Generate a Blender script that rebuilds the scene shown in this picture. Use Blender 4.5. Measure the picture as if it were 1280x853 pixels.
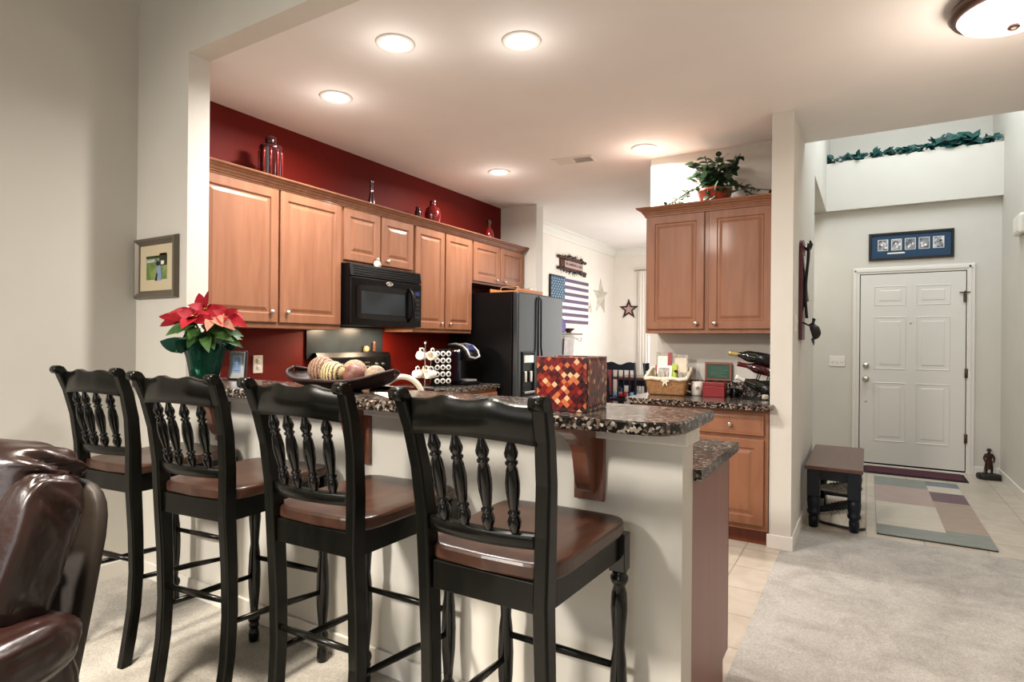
import bpy, bmesh, math, random
from mathutils import Matrix, Vector
from math import radians as RAD, sin, cos, pi

for o in list(bpy.data.objects):
    bpy.data.objects.remove(o)
SC = bpy.context.scene
COL = SC.collection

# ------------------------------------------------------------------ camera
CAM_H = 1.303
cam_data = bpy.data.cameras.new('camera')
cam = bpy.data.objects.new('camera', cam_data); COL.objects.link(cam)
cam_data.sensor_fit = 'HORIZONTAL'; cam_data.sensor_width = 36.0
cam_data.lens = 36.0 * 733.08 / 1280.0
cam_data.clip_start = 0.02
def cam_matrix(yaw, pitch, roll):
    a, b, c = RAD(yaw), RAD(pitch), RAD(roll)
    F = Vector((-sin(a) * cos(b), cos(a) * cos(b), sin(b)))
    R = Vector((cos(a), sin(a), 0)); U = R.cross(F)
    R2 = cos(c) * R + sin(c) * U; U2 = -sin(c) * R + cos(c) * U
    m = Matrix((R2, U2, -F)).transposed().to_4x4()
    m.translation = (0, 0, CAM_H)
    return m
cam.matrix_world = cam_matrix(31.228, 0.033, 0.503)
SC.camera = cam

# ------------------------------------------------------------------ world, view and daylight
SC.view_settings.view_transform = 'Standard'
SC.view_settings.look = 'None'
SC.view_settings.gamma = 1.0
SC.view_settings.use_curve_mapping = False
SC.view_settings.exposure = 0.62
world = bpy.data.worlds.new('world'); SC.world = world; world.use_nodes = True
bg = world.node_tree.nodes['Background']
bg.inputs[0].default_value = (0.75, 0.85, 1.0, 1); bg.inputs[1].default_value = 0.6

def area(name, loc, target, sx, sy, power, color, spread=180):
    d = bpy.data.lights.new(name, 'AREA'); d.shape = 'RECTANGLE'; d.size = sx; d.size_y = sy
    d.energy = power; d.color = color; d.spread = RAD(spread)
    o = bpy.data.objects.new(name, d); COL.objects.link(o)
    o.location = loc
    o.rotation_euler = (Vector(target) - Vector(loc)).to_track_quat('-Z', 'Y').to_euler()
    return o
# daylight: living-room windows behind the camera, upper window, foyer skylight, dining window, side hall
area('living_window_light', (-0.7, -3.35, 1.7), (-1.3, 1.2, 0.2), 2.8, 1.9, 23, (0.97, 0.98, 1.0), 140)
area('upper_window_light', (-2.5, -3.1, 3.3), (-1.8, 1.1, 0.0), 0.5, 0.5, 40, (1.0, 0.93, 0.84), 75)
area('foyer_window_light', (0.4, 6.0, 4.35), (0.4, 6.1, 0), 1.2, 1.6, 37, (0.86, 0.94, 1.0))
area('dining_window_light', (-1.75, 7.3, 1.6), (-3.4, 7.3, 1.5), 1.8, 1.6, 28, (1.0, 0.98, 0.95))
area('added_living_fill', (-1.35, .1, 4.2), (-1.6, .35, 0), 0.6, 0.6, 48, (1.0, 0.89, 0.74), 62)  # unseen overhead fill, added to brighten the carpet around the stools
area('hall_light', (-1.0, 6.6, 2.70), (-1.0, 6.6, 0), 0.5, 0.5, 9, (1.0, 0.93, 0.82))

# ------------------------------------------------------------------ colours and materials
def lin(c):
    if isinstance(c, str):
        c = tuple(int(c[i:i + 2], 16) for i in (1, 3, 5))
    return tuple(((v / 255) / 12.92 if v / 255 <= 0.04045 else ((v / 255 + 0.055) / 1.055) ** 2.4) for v in c) + (1.0,)

def base_mat(name, color, rough=0.5, metal=0.0, coat=0.0, spec=0.5, trans=0.0, ior=1.45):
    m = bpy.data.materials.new(name); m.use_nodes = True
    b = m.node_tree.nodes['Principled BSDF']
    b.inputs['Base Color'].default_value = lin(color)
    b.inputs['Roughness'].default_value = rough
    b.inputs['Metallic'].default_value = metal
    b.inputs['Coat Weight'].default_value = coat
    b.inputs['Coat Roughness'].default_value = 0.08
    b.inputs['Specular IOR Level'].default_value = spec
    b.inputs['Transmission Weight'].default_value = trans
    b.inputs['IOR'].default_value = ior
    return m
def nodes(m):
    return m.node_tree.nodes, m.node_tree.links, m.node_tree.nodes['Principled BSDF']
def coords(m, scale=(1, 1, 1), rot=(0, 0, 0), kind='Object'):
    N, L, b = nodes(m)
    t = N.new('ShaderNodeTexCoord'); mp = N.new('ShaderNodeMapping')
    mp.inputs['Scale'].default_value = scale; mp.inputs['Rotation'].default_value = rot
    L.new(t.outputs[kind], mp.inputs['Vector'])
    return mp.outputs['Vector']
def noise(m, vec, scale, detail=4, rough=0.55, dist=0.0):
    N, L, b = nodes(m)
    n = N.new('ShaderNodeTexNoise'); n.inputs['Scale'].default_value = scale; n.inputs['Detail'].default_value = detail
    n.inputs['Roughness'].default_value = rough; n.inputs['Distortion'].default_value = dist
    L.new(vec, n.inputs['Vector'])
    return n.outputs['Fac']
def ramp(m, fac, stops, interp='LINEAR'):
    N, L, b = nodes(m)
    r = N.new('ShaderNodeValToRGB'); r.color_ramp.interpolation = interp
    e = r.color_ramp.elements
    while len(e) < len(stops): e.new(0.5)
    for k, (p, c) in enumerate(stops):
        e[k].position = p; e[k].color = lin(c)
    L.new(fac, r.inputs['Fac'])
    return r.outputs['Color']
def bump(m, height, strength=0.2, dist=0.01):
    N, L, b = nodes(m)
    n = N.new('ShaderNodeBump'); n.inputs['Strength'].default_value = strength; n.inputs['Distance'].default_value = dist
    L.new(height, n.inputs['Height']); L.new(n.outputs['Normal'], b.inputs['Normal'])
def to_color(m, sock):
    N, L, b = nodes(m); L.new(sock, b.inputs['Base Color'])

def noisy(name, c0, c1, scale, rough=0.5, vscale=(1, 1, 1), lo=0.35, hi=0.65, bmp=0.0, bscale=None, bdist=0.004, detail=5, dist=0.0, **k):
    m = base_mat(name, c0, rough, **k)
    v = coords(m, vscale)
    f = noise(m, v, scale, detail, dist=dist)
    to_color(m, ramp(m, f, [(lo, c0), (hi, c1)]))
    if bmp:
        bump(m, noise(m, v, bscale or scale, 3), bmp, bdist)
    return m
def emit(name, color, strength, base='#ffffff'):
    m = base_mat(name, base, 0.4)
    b = m.node_tree.nodes['Principled BSDF']
    b.inputs['Emission Color'].default_value = lin(color); b.inputs['Emission Strength'].default_value = strength
    return m

M = {}
M['wall'] = noisy('greige wall paint', '#cbc7bd', '#cecac1', 3, 0.75, bmp=0.06, bscale=160, bdist=0.001)
M['wall_white'] = noisy('pale dining wall paint', '#e3dbd0', '#e6dfd5', 3, 0.75, bmp=0.05, bscale=160, bdist=0.001)
M['red'] = noisy('red wall paint', '#5c1009', '#661308', 2, 0.6, bmp=0.05, bscale=160, bdist=0.001, spec=0.2)
M['ceiling'] = noisy('ceiling paint', '#e5e0dc', '#e8e3df', 3, 0.85, bmp=0.08, bscale=120, bdist=0.001)
M['trim'] = base_mat('white trim paint', '#dedad2', 0.4)
M['door'] = base_mat('white door paint', '#d9d6cf', 0.42)
M['maple'] = noisy('maple cabinet wood', '#7f533b', '#906349', 2.2, 0.46, vscale=(7, 7, 0.8), lo=0.3, hi=0.7, coat=0.05, dist=0.6, spec=0.35)
M['maple_dark'] = noisy('dark toe kick wood', '#6a3420', '#7a3e26', 3, 0.45, vscale=(6, 6, 1))
M['panel'] = noisy('mauve brown cabinet side', '#8a625a', '#916860', 2.0, 0.4, vscale=(8, 8, 0.7))
M['corbel'] = noisy('corbel wood', '#6a4030', '#784a38', 3, 0.36, vscale=(6, 6, 1), coat=0.3)
M['black_wood'] = noisy('black lacquered wood', '#0a0a08', '#10100c', 6, 0.26, vscale=(6, 6, 1), coat=0.05, spec=0.2)
M['seat_wood'] = noisy('cherry seat wood', '#38231a', '#4a3024', 2.0, 0.3, vscale=(9, 1.2, 9), coat=0.12, dist=0.5)
M['turned_black'] = base_mat('glossy black turned wood', '#090908', 0.16, coat=0.1, spec=0.4)
M['navy_wood'] = noisy('navy black painted wood', '#060c16', '#0b1520', 5, 0.35, coat=0.1, spec=0.3)
M['bench_top'] = noisy('bench top wood', '#54342c', '#603d33', 2.0, 0.33, vscale=(9, 1, 9), coat=0.2)
M['black_gloss'] = base_mat('gloss black appliance', '#050506', 0.2, spec=0.3)
M['fridge_front'] = noisy('textured black refrigerator door', '#10161b', '#141c22', 30, 0.42, spec=0.9, bmp=0.05, bscale=300, bdist=.001)
M['black_satin'] = base_mat('satin black', '#070708', 0.4, spec=0.2)
M['black_glass'] = base_mat('dark appliance glass', '#08090a', 0.1, spec=0.5)
M['slate'] = noisy('dark slate splash panel', '#14191c', '#22292d', 2.5, 0.3, dist=1.5)
M['steel'] = base_mat('brushed steel', '#b9b6ae', 0.28, metal=1.0)
M['nickel'] = base_mat('satin nickel', '#c9c3b6', 0.32, metal=1.0)
M['faucet'] = base_mat('cream enamel', '#cfc3ae', 0.22, coat=0.4)
M['chrome'] = base_mat('chrome', '#dcdcdc', 0.1, metal=1.0)
M['bronze'] = base_mat('dark bronze', '#5b4a42', 0.35, metal=0.8)
M['iron'] = base_mat('black iron', '#15120f', 0.45, metal=0.3)
M['white_ceramic'] = base_mat('white ceramic', '#e6ddd0', 0.2, coat=0.4)
M['white_plastic'] = base_mat('white plastic', '#e4dfd5', 0.4)
M['white_matte'] = base_mat('white paper', '#e9e4da', 0.7)
M['paper_cream'] = base_mat('cream mat board', '#c4b698', 0.8)
M['photo_green'] = noisy('photo grass', '#4f7030', '#8a9a5a', 18, 0.4)
M['photo_dark'] = noisy('photo trees', '#16200f', '#2c3a20', 25, 0.4)
M['photo_blue'] = base_mat('photo blue coat', '#7f93b4', 0.4)
M['photo_black'] = base_mat('photo black', '#14161c', 0.4)
M['photo_grey'] = noisy('black and white print', '#3a3d44', '#c8ccd0', 30, 0.4)
M['photo_grey2'] = noisy('soft black and white print', '#24262e', '#9a9ea8', 14, 0.4)
M['mat_blue'] = base_mat('blue mat board', '#133a59', 0.5)
M['frame_grey'] = base_mat('pewter frame', '#6e665a', 0.38, metal=0.4)
M['frame_black'] = base_mat('black frame', '#0b0c10', 0.3)
M['leather'] = noisy('oxblood leather', '#190b08', '#23110d', 9, 0.32, bmp=0.25, bscale=45, bdist=0.004, coat=0.25)
M['leather_side'] = noisy('dull brown leather side', '#1f1812', '#281f18', 9, 0.55, bmp=0.2, bscale=60, bdist=0.003)
M['ivy'] = noisy('deep green leaf', '#152a14', '#2c4a24', 30, 0.4)
M['garland'] = noisy('teal green garland leaf', '#10383a', '#285c54', 25, 0.4)
M['leaf'] = noisy('poinsettia green leaf', '#1c3a1c', '#43662c', 18, 0.4)
M['bract'] = noisy('poinsettia red bract', '#7a0612', '#92101e', 18, 0.6, spec=0.2)
M['bract_pink'] = noisy('pale pink bract', '#b06a56', '#bd7c66', 18, 0.45)
M['yellow'] = base_mat('yellow flower bead', '#c9a23a', 0.5)
M['foil'] = noisy('green foil wrap', '#06291f', '#0f4a38', 9, 0.18, metal=0.55)
M['stem'] = base_mat('stem', '#3c4a22', 0.6)
M['vine'] = base_mat('dark vine', '#1e1c12', 0.6)
M['terracotta'] = noisy('glazed red pot', '#7c2416', '#a03a22', 6, 0.3, coat=0.3)
M['red_glass'] = base_mat('red glass', '#5c080b', 0.1, coat=0.6)
M['dark_glass'] = base_mat('dark red glass', '#240608', 0.1, coat=0.6)
M['wicker'] = noisy('wicker', '#7a5230', '#a3784c', 60, 0.6, vscale=(1, 1, 2.5), bmp=0.5, bscale=60)
M['cloth'] = noisy('cream cloth liner', '#d8ccb4', '#e2d8c4', 12, 0.85, bmp=0.2, bscale=60)
M['red_box'] = base_mat('red card box', '#7c0a0e', 0.4)
M['mag_red'] = base_mat('magazine red', '#962a2c', 0.4)
M['mag_grey'] = noisy('magazine cover', '#746e66', '#b8b0a4', 40, 0.4)
M['lime'] = base_mat('lime green card', '#a9c23c', 0.5)
M['chalk_green'] = noisy('green board', '#0f3d2a', '#165038', 12, 0.5)
M['chalk'] = base_mat('pale lettering', '#9fc0a0', 0.7)
M['sign_frame'] = base_mat('red brown sign frame', '#83452a', 0.4)
M['bottle_green'] = base_mat('dark wine bottle glass', '#12140c', 0.1, coat=0.6)
M['bottle_red'] = base_mat('red wine bottle glass', '#340a0c', 0.12, coat=0.6)
M['foil_gold'] = base_mat('gold capsule', '#c2ad6a', 0.35, metal=0.5)
M['foil_red'] = base_mat('red capsule', '#5c1412', 0.35)
M['lcd'] = noisy('lcd face', '#7f98b8', '#8aa4c4', 5, 0.25)
M['lcd_ink'] = base_mat('lcd digits', '#3a4c6c', 0.4)
M['bowl'] = noisy('dark woven fibre', '#190c0a', '#2c1715', 70, 0.5, bmp=0.6, bscale=80, spec=0.3)
M['ball_brown'] = noisy('brown rattan ball', '#5c3428', '#9a7656', 28, 0.6, bmp=0.5, bscale=40, dist=2.0)
M['ball_stripe'] = noisy('cream and brown woven ball', '#4a2c1c', '#d8c08a', 26, 0.6, lo=0.42, hi=0.5, bmp=0.5, bscale=30, dist=1.0)
M['ball_plum'] = noisy('plum wooden ball', '#5a342c', '#7a4c40', 20, 0.5, bmp=0.3, bscale=40)
M['ball_grey'] = noisy('grey rattan ball', '#6e5c4c', '#a08c74', 50, 0.7, bmp=0.5, bscale=60)
M['towel'] = noisy('grey towel', '#a49c9a', '#b4acaa', 20, 0.9, bmp=0.2, bscale=120)
M['purple'] = base_mat('purple enamel', '#50408a', 0.35)
M['flag_blue'] = base_mat('faded flag blue', '#2f5a74', 0.6)
M['flag_stripe'] = noisy('faded plum stripe', '#584660', '#62506c', 8, 0.6)
M['flag_white'] = base_mat('off white stripe', '#e6dad6', 0.6)
M['plank'] = noisy('dark plank', '#3a221a', '#5a3828', 8, 0.6, vscale=(4, 1, 6))
M['galvanised'] = noisy('galvanised metal', '#b8b2a4', '#d2ccbe', 12, 0.4, metal=0.4)
M['star_brown'] = base_mat('rusty brown star metal', '#3a1a14', 0.5)
M['star_pink'] = base_mat('dusty pink star centre', '#b09490', 0.6)
M['burgundy'] = base_mat('burgundy painted wood', '#4e1018', 0.35)
M['strap'] = base_mat('black strap', '#1a1416', 0.6)
M['strap_grey'] = base_mat('grey strap', '#8c8078', 0.6)
M['rug_edge'] = base_mat('dark rug edge', '#1c1a18', 0.9)
M['mat_maroon'] = noisy('maroon door mat', '#3e1626', '#4c2030', 60, 0.9, bmp=0.4, bscale=200)
M['shoe_white'] = noisy('off white shoe fabric', '#b9b2a4', '#d4cec2', 30, 0.7)
M['shoe_dark'] = noisy('dark shoe fabric', '#1c2424', '#2c3634', 30, 0.6)
M['shoe_sole'] = base_mat('dark sole', '#24221f', 0.7)
M['shoe_pink'] = base_mat('magenta shoe fabric', '#8a2050', 0.6)
M['statue'] = noisy('dark bronze statue', '#241210', '#3c1e18', 20, 0.4, metal=0.3)
M['statue_base'] = noisy('black statue base', '#141412', '#22201c', 14, 0.5)
M['curtain'] = base_mat('white sheer curtain', '#e6e0d6', 0.85)
M['blue_cloth'] = base_mat('blue chair pad', '#5a8ab0', 0.7)
M['keurig_silver'] = base_mat('silver trim plastic', '#a8a6a4', 0.3, metal=0.6)
M['blue_screen'] = emit('blue display', '#2a44b0', 0.15, '#101830')
M['cyan_screen'] = emit('cyan clock display', '#28d0e0', 1.2, '#0a2a30')
M['lens'] = emit('lamp lens', '#fff2dc', 6.0)
M['dome_glass'] = emit('lit alabaster glass', '#ffd9d8', 0.9)
M['window_glow'] = emit('daylit window pane', '#eef4ff', 1.6)
M['tray_wood'] = noisy('orange tray wood', '#a86636', '#bd7a44', 3, 0.4, vscale=(2, 9, 9))
M['tank'] = base_mat('smoked water tank', '#0c121c', 0.08, coat=0.5)
M['glass_clear'] = base_mat('clear glass', '#dfe8ec', 0.03, trans=0.95)
M['wood_mill'] = base_mat('dark turned wood', '#3a2016', 0.35)
M['tan_shell'] = base_mat('tan ceramic', '#9c7350', 0.4)

def granite(name):
    m = base_mat(name, '#555049', 0.16, coat=0.1)
    N, L, b = nodes(m)
    v = coords(m)
    vo = N.new('ShaderNodeTexVoronoi'); vo.inputs['Scale'].default_value = 120
    L.new(v, vo.inputs['Vector'])
    sep = N.new('ShaderNodeSeparateColor'); L.new(vo.outputs['Color'], sep.inputs['Color'])
    c = ramp(m, sep.outputs[0], [(0.0, '#12110f'), (0.36, '#4e463f'), (0.5, '#24211e'), (0.64, '#857d74'), (0.80, '#5e4c44'), (0.94, '#aaa398')], 'CONSTANT')
    n = noise(m, v, 9, 4)
    mix = N.new('ShaderNodeMix'); mix.data_type = 'RGBA'; mix.blend_type = 'MULTIPLY'; mix.inputs['Factor'].default_value = 0.6
    L.new(c, mix.inputs['A']); L.new(ramp(m, n, [(0.3, '#9c8c82'), (0.65, '#ffffff')]), mix.inputs['B'])
    L.new(mix.outputs['Result'], b.inputs['Base Color'])
    return m
M['granite'] = granite('brown black granite')

def carpet():
    m = base_mat('beige carpet', '#bfb19a', 0.95, spec=0.1)
    v = coords(m)
    N, L, b = nodes(m)
    big = noise(m, v, 4.2, 6, 0.7, 0.6); fine = noise(m, v, 140, 3)
    c1 = ramp(m, big, [(0.32, '#a5a19a'), (0.6, '#bebab3')])
    c2 = ramp(m, fine, [(0.3, '#b2aea8'), (0.7, '#ffffff')])
    mix = N.new('ShaderNodeMix'); mix.data_type = 'RGBA'; mix.blend_type = 'MULTIPLY'; mix.inputs['Factor'].default_value = 0.55
    L.new(c1, mix.inputs['A']); L.new(c2, mix.inputs['B']); L.new(mix.outputs['Result'], b.inputs['Base Color'])
    bump(m, fine, 0.7, 0.006)
    return m
M['carpet'] = carpet()

def tile():
    m = base_mat('beige floor tile', '#c4bbac', 0.35)
    v = coords(m)
    N, L, b = nodes(m)
    br = N.new('ShaderNodeTexBrick'); br.offset = 0.5
    br.inputs['Scale'].default_value = 1.0; br.inputs['Mortar Size'].default_value = 0.004
    br.inputs['Brick Width'].default_value = 0.33; br.inputs['Row Height'].default_value = 0.33
    br.offset = 0.0
    br.inputs['Color1'].default_value = lin('#c6bdaf'); br.inputs['Color2'].default_value = lin('#bcb3a5'); br.inputs['Mortar'].default_value = lin('#9a9286')
    L.new(v, br.inputs['Vector'])
    n = noise(m, v, 5, 6, 0.65, 1.0)
    mix = N.new('ShaderNodeMix'); mix.data_type = 'RGBA'; mix.blend_type = 'MULTIPLY'; mix.inputs['Factor'].default_value = 0.5
    L.new(br.outputs['Color'], mix.inputs['A']); L.new(ramp(m, n, [(0.3, '#cabfb0'), (0.7, '#ffffff')]), mix.inputs['B'])
    L.new(mix.outputs['Result'], b.inputs['Base Color'])
    return m
M['tile'] = tile()

def mosaic(name, dark=False):
    m = base_mat(name, '#6a1814', 0.3, coat=0.3)
    N, L, b = nodes(m)
    v = coords(m, (1, 1, 1), (0, RAD(45), 0)) if not dark else coords(m, (1, 1, 1), (RAD(45), 0, 0))
    vo = N.new('ShaderNodeTexVoronoi'); vo.inputs['Scale'].default_value = 75; vo.inputs['Randomness'].default_value = 0.0
    vo.distance = 'CHEBYCHEV'
    L.new(v, vo.inputs['Vector'])
    sep = N.new('ShaderNodeSeparateColor'); L.new(vo.outputs['Color'], sep.inputs['Color'])
    c = ramp(m, sep.outputs[0], [(0.0, '#2a0808'), (0.25, '#5c1210'), (0.5, '#7e2418'), (0.66, '#4a0c14'), (0.8, '#b4603a'), (0.92, '#d8a878')], 'CONSTANT')
    L.new(c, b.inputs['Base Color'])
    bump(m, vo.outputs['Distance'], 0.3, 0.002)
    return m
M['mosaic'] = mosaic('red mosaic weave')

def wavy(name, c0, c1, scale, dist, lo=.4, hi=.6, bmp=.5):
    m = base_mat(name, c0, .6)
    N, L, b = nodes(m); v = coords(m)
    w = N.new('ShaderNodeTexWave'); w.inputs['Scale'].default_value = scale; w.inputs['Distortion'].default_value = dist; w.inputs['Detail'].default_value = 2; w.inputs['Detail Scale'].default_value = 12
    L.new(v, w.inputs['Vector']); to_color(m, ramp(m, w.outputs['Fac'], [(lo, c0), (hi, c1)])); bump(m, w.outputs['Fac'], bmp, .004)
    return m
M['ball_brown'] = wavy('brown rattan ball swirl', '#4a2a22', '#a8876c', 22, 6)
M['ball_tan'] = wavy('pale rattan ball swirl', '#6a4c38', '#b89c7c', 26, 8)
M['ball_stripe'] = wavy('cream and brown woven ball bands', '#35201a', '#c8b282', 24, 3.5, .25, .4)
def rug_mat(name, c0, c1):
    return noisy(name, c0, c1, 12, 0.95, vscale=(0.6, 6, 1), bmp=0.3, bscale=220, spec=0.1)
M['rug_sage'] = rug_mat('rug sage pile', '#7d807b', '#8c8f89')
M['rug_cream'] = rug_mat('rug cream pile', '#b6aea0', '#c2baac')
M['rug_rose'] = rug_mat('rug rose pile', '#a08f88', '#ac9b94')
M['rug_slate'] = rug_mat('rug slate pile', '#6e747a', '#7e8488')
M['rug_plum'] = rug_mat('rug plum pile', '#6c5a60', '#78666a')
M['rug_taupe'] = rug_mat('rug taupe pile', '#98897c', '#a49588')
M['redwood'] = base_mat('red wainscot paint', '#8c1816', 0.5)

# ------------------------------------------------------------------ mesh helpers
class MB:
    def __init__(self):
        self.bm = bmesh.new(); self.mats = []; self.cur = 0; self.T = Matrix.Identity(4); self.sm = False
    def mat(self, m):
        if m not in self.mats: self.mats.append(m)
        self.cur = self.mats.index(m); return self
    def tf(self, m=None):
        self.T = m if m is not None else Matrix.Identity(4); return self
    def v(self, p): return self.bm.verts.new(self.T @ Vector(p))
    def f(self, vs, smooth=None):
        try:
            fa = self.bm.faces.new(vs)
        except ValueError:
            return None
        fa.material_index = self.cur; fa.smooth = self.sm if smooth is None else smooth
        return fa
    def box(self, x0, x1, y0, y1, z0, z1, bev=0.0, seg=2):
        g = bmesh.new()
        bmesh.ops.create_cube(g, size=1.0)
        for q in g.verts:
            q.co = Vector((x0 + (q.co.x + .5) * (x1 - x0), y0 + (q.co.y + .5) * (y1 - y0), z0 + (q.co.z + .5) * (z1 - z0)))
        if bev > 0:
            bmesh.ops.bevel(g, geom=list(g.edges), offset=bev, segments=seg, affect='EDGES', profile=0.5)
        self.merge(g, smooth=False); return self
    def merge(self, g, smooth=None):
        mp = {}
        for q in g.verts: mp[q] = self.bm.verts.new(self.T @ q.co)
        for fa in g.faces: self.f([mp[q] for q in fa.verts], smooth)
        g.free()
    def lathe(self, prof, n=20, base=(0, 0, 0), smooth=True, close=False, sx=1.0, sy=1.0):
        bx, by, bz = base; rings = []
        for r, z in prof:
            if r < 1e-6: rings.append([self.v((bx, by, bz + z))])
            else: rings.append([self.v((bx + r * sx * cos(2 * pi * k / n), by + r * sy * sin(2 * pi * k / n), bz + z)) for k in range(n)])
        for a, b in zip(rings, rings[1:]):
            for k in range(n):
                k2 = (k + 1) % n
                if len(a) == 1 and len(b) == 1: continue
                if len(a) == 1: self.f([a[0], b[k2], b[k]][::-1], smooth)
                elif len(b) == 1: self.f([a[k], a[k2], b[0]], smooth)
                else: self.f([a[k], a[k2], b[k2], b[k]], smooth)
        if len(rings[0]) > 1: self.f(rings[0][::-1], False)
        if len(rings[-1]) > 1: self.f(rings[-1], False)
        return self
    def tube(self, path, r, n=8, smooth=True, caps=True, flat=None):
        P = [Vector(p) for p in path]; R = r if isinstance(r, (list, tuple)) else [r] * len(P)
        rings = []; up = None
        for i, p in enumerate(P):
            d = (P[min(i + 1, len(P) - 1)] - P[max(i - 1, 0)]).normalized()
            if up is None:
                up = Vector((0, 0, 1)) if abs(d.z) < 0.9 else Vector((0, 1, 0))
            s = d.cross(up).normalized(); up = s.cross(d).normalized()
            fl = flat or 1.0
            rings.append([self.v(p + (s * cos(2 * pi * k / n) * fl + up * sin(2 * pi * k / n)) * R[i]) for k in range(n)])
        for a, b in zip(rings, rings[1:]):
            for k in range(n):
                self.f([a[k], a[(k + 1) % n], b[(k + 1) % n], b[k]], smooth)
        if caps:
            self.f(rings[0][::-1], False); self.f(rings[-1], False)
        return self
    def prism(self, poly, d0, d1, axis='x', smooth=False):
        def P(a, b, d):
            return {'x': (d, a, b), 'y': (a, d, b), 'z': (a, b, d)}[axis]
        A = [self.v(P(a, b, d0)) for a, b in poly]; B = [self.v(P(a, b, d1)) for a, b in poly]
        self.f(A[::-1], False); self.f(B, False); n = len(poly)
        for k in range(n): self.f([A[k], A[(k + 1) % n], B[(k + 1) % n], B[k]], smooth)
        return self
    def grid(self, fn, nu, nv, smooth=True, wrap=False):
        g = [[self.v(fn(i / nu, j / nv)) for j in range(nv + (0 if wrap else 1))] for i in range(nu + 1)]
        nvv = nv if wrap else nv
        for i in range(nu):
            for j in range(nvv):
                j2 = (j + 1) % nv if wrap else j + 1
                self.f([g[i][j], g[i + 1][j], g[i + 1][j2], g[i][j2]], smooth)
        return g
    def rings(self, x0, x1, z0, z1, prof, yb=None):
        """nested rectangles in the xz plane facing -y: prof = [(inset, y)]; closed at the last ring"""
        L = []
        for ins, y in prof:
            L.append([self.v(p) for p in ((x0 + ins, y, z0 + ins), (x1 - ins, y, z0 + ins), (x1 - ins, y, z1 - ins), (x0 + ins, y, z1 - ins))])
        for a, b in zip(L, L[1:]):
            for k in range(4): self.f([a[k], a[(k + 1) % 4], b[(k + 1) % 4], b[k]], False)
        self.f(L[-1], False)
        if yb is not None:
            B = [self.v(p) for p in ((x0, yb, z0), (x1, yb, z0), (x1, yb, z1), (x0, yb, z1))]
            for k in range(4): self.f([B[k], B[(k + 1) % 4], L[0][(k + 1) % 4], L[0][k]], False)
            self.f(B[::-1], False)
        return self
    def ball(self, c, r, n=14, m=10, sq=(1, 1, 1)):
        prof = [(sin(pi * k / m), -cos(pi * k / m)) for k in range(m + 1)]
        old = self.T; self.T = old @ Matrix.Translation(c) @ Matrix.Diagonal((r * sq[0], r * sq[1], r * sq[2], 1))
        prof[0] = (0, -1); prof[-1] = (0, 1)
        self.lathe(prof, n); self.T = old; return self
    def super(self, c, s, e1=0.4, e2=0.4, n=32, m=18, wob=0.0, seed=0):
        """superellipsoid pillow"""
        rnd = random.Random(seed); ph = [rnd.uniform(0, 6.28) for _ in range(8)]
        def pw(a, e): return math.copysign(abs(a) ** e, a)
        def fn(u, w):
            t = -pi / 2 + pi * u; p = 2 * pi * w
            x = pw(cos(t), e1) * pw(cos(p), e2); y = pw(cos(t), e1) * pw(sin(p), e2); z = pw(sin(t), e1)
            k = 1 + wob * (sin(5 * p + ph[0] + 2 * t) * .5 + sin(9 * t + 3 * p + ph[1]) * .3 + sin(13 * p - 4 * t + ph[2]) * .2) * cos(t)
            return (c[0] + s[0] * x * k, c[1] + s[1] * y * k, c[2] + s[2] * z * k)
        self.grid(fn, m, n, True, True); return self
    def leaf(self, p, d, up, L, W, bend=0.3, fold=0.15, n=5, tip=1.0):
        p = Vector(p); d = Vector(d).normalized(); s = d.cross(Vector(up))
        s = s.normalized() if s.length > 1e-4 else Vector((1, 0, 0)); u = s.cross(d).normalized()
        rows = []
        for i in range(n + 1):
            t = i / n; w = W * 0.5 * (sin(pi * min(1, t ** 0.75)) ** 0.8) * (1 - 0.15 * t) if 0 < t < 1 else 0.0
            c = p + d * (L * t) - u * (bend * L * t * t)
            if w == 0: rows.append([self.v(c)])
            else: rows.append([self.v(c - s * w + u * w * fold), self.v(c), self.v(c + s * w + u * w * fold)])
        for a, b in zip(rows, rows[1:]):
            if len(a) == 1: self.f([a[0], b[1], b[0]], True); self.f([a[0], b[2], b[1]], True)
            elif len(b) == 1: self.f([a[0], a[1], b[0]], True); self.f([a[1], a[2], b[0]], True)
            else:
                self.f([a[0], a[1], b[1], b[0]], True); self.f([a[1], a[2], b[2], b[1]], True)
        return self
    def build(self, name, mat=None, parent=None, label=None):
        me = bpy.data.meshes.new(name)
        bmesh.ops.recalc_face_normals(self.bm, faces=list(self.bm.faces))
        self.bm.to_mesh(me); self.bm.free()
        if mat is not None and not self.mats: self.mats = [mat]
        for m in (self.mats or [mat]): me.materials.append(M[m] if isinstance(m, str) else m)
        o = bpy.data.objects.new(name, me); COL.objects.link(o)
        if parent is not None: o.parent = parent
        if label: o['label'] = label
        return o

def tag(o, label, cat, group=None):
    o['label'] = label; o['category'] = cat
    if group: o['group'] = group
    return o
def thing(name, label, cat, loc=(0, 0, 0), rz=0.0, group=None):
    o = bpy.data.objects.new(name, None); COL.objects.link(o); o.empty_display_size = 0.1
    o.location = loc; o.rotation_euler = (0, 0, RAD(rz))
    return tag(o, label, cat, group)
def struct(name, mb, mat):
    o = mb.build(name, mat); o['kind'] = 'structure'; return o
def dup(root, loc, rz=None, label=None):
    kids = {}
    for o in bpy.data.objects:
        if o.parent is not None: kids.setdefault(o.parent, []).append(o)
    def cp(o, par):
        c = o.copy(); COL.objects.link(c)
        if par is not None: c.parent = par
        for k in kids.get(o, []): cp(k, c)
        return c
    r = cp(root, None); r.location = loc
    if rz is not None: r.rotation_euler = (0, 0, RAD(rz))
    if label: r['label'] = label
    return r
def RX(a): return Matrix.Rotation(RAD(a), 4, 'X')
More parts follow.
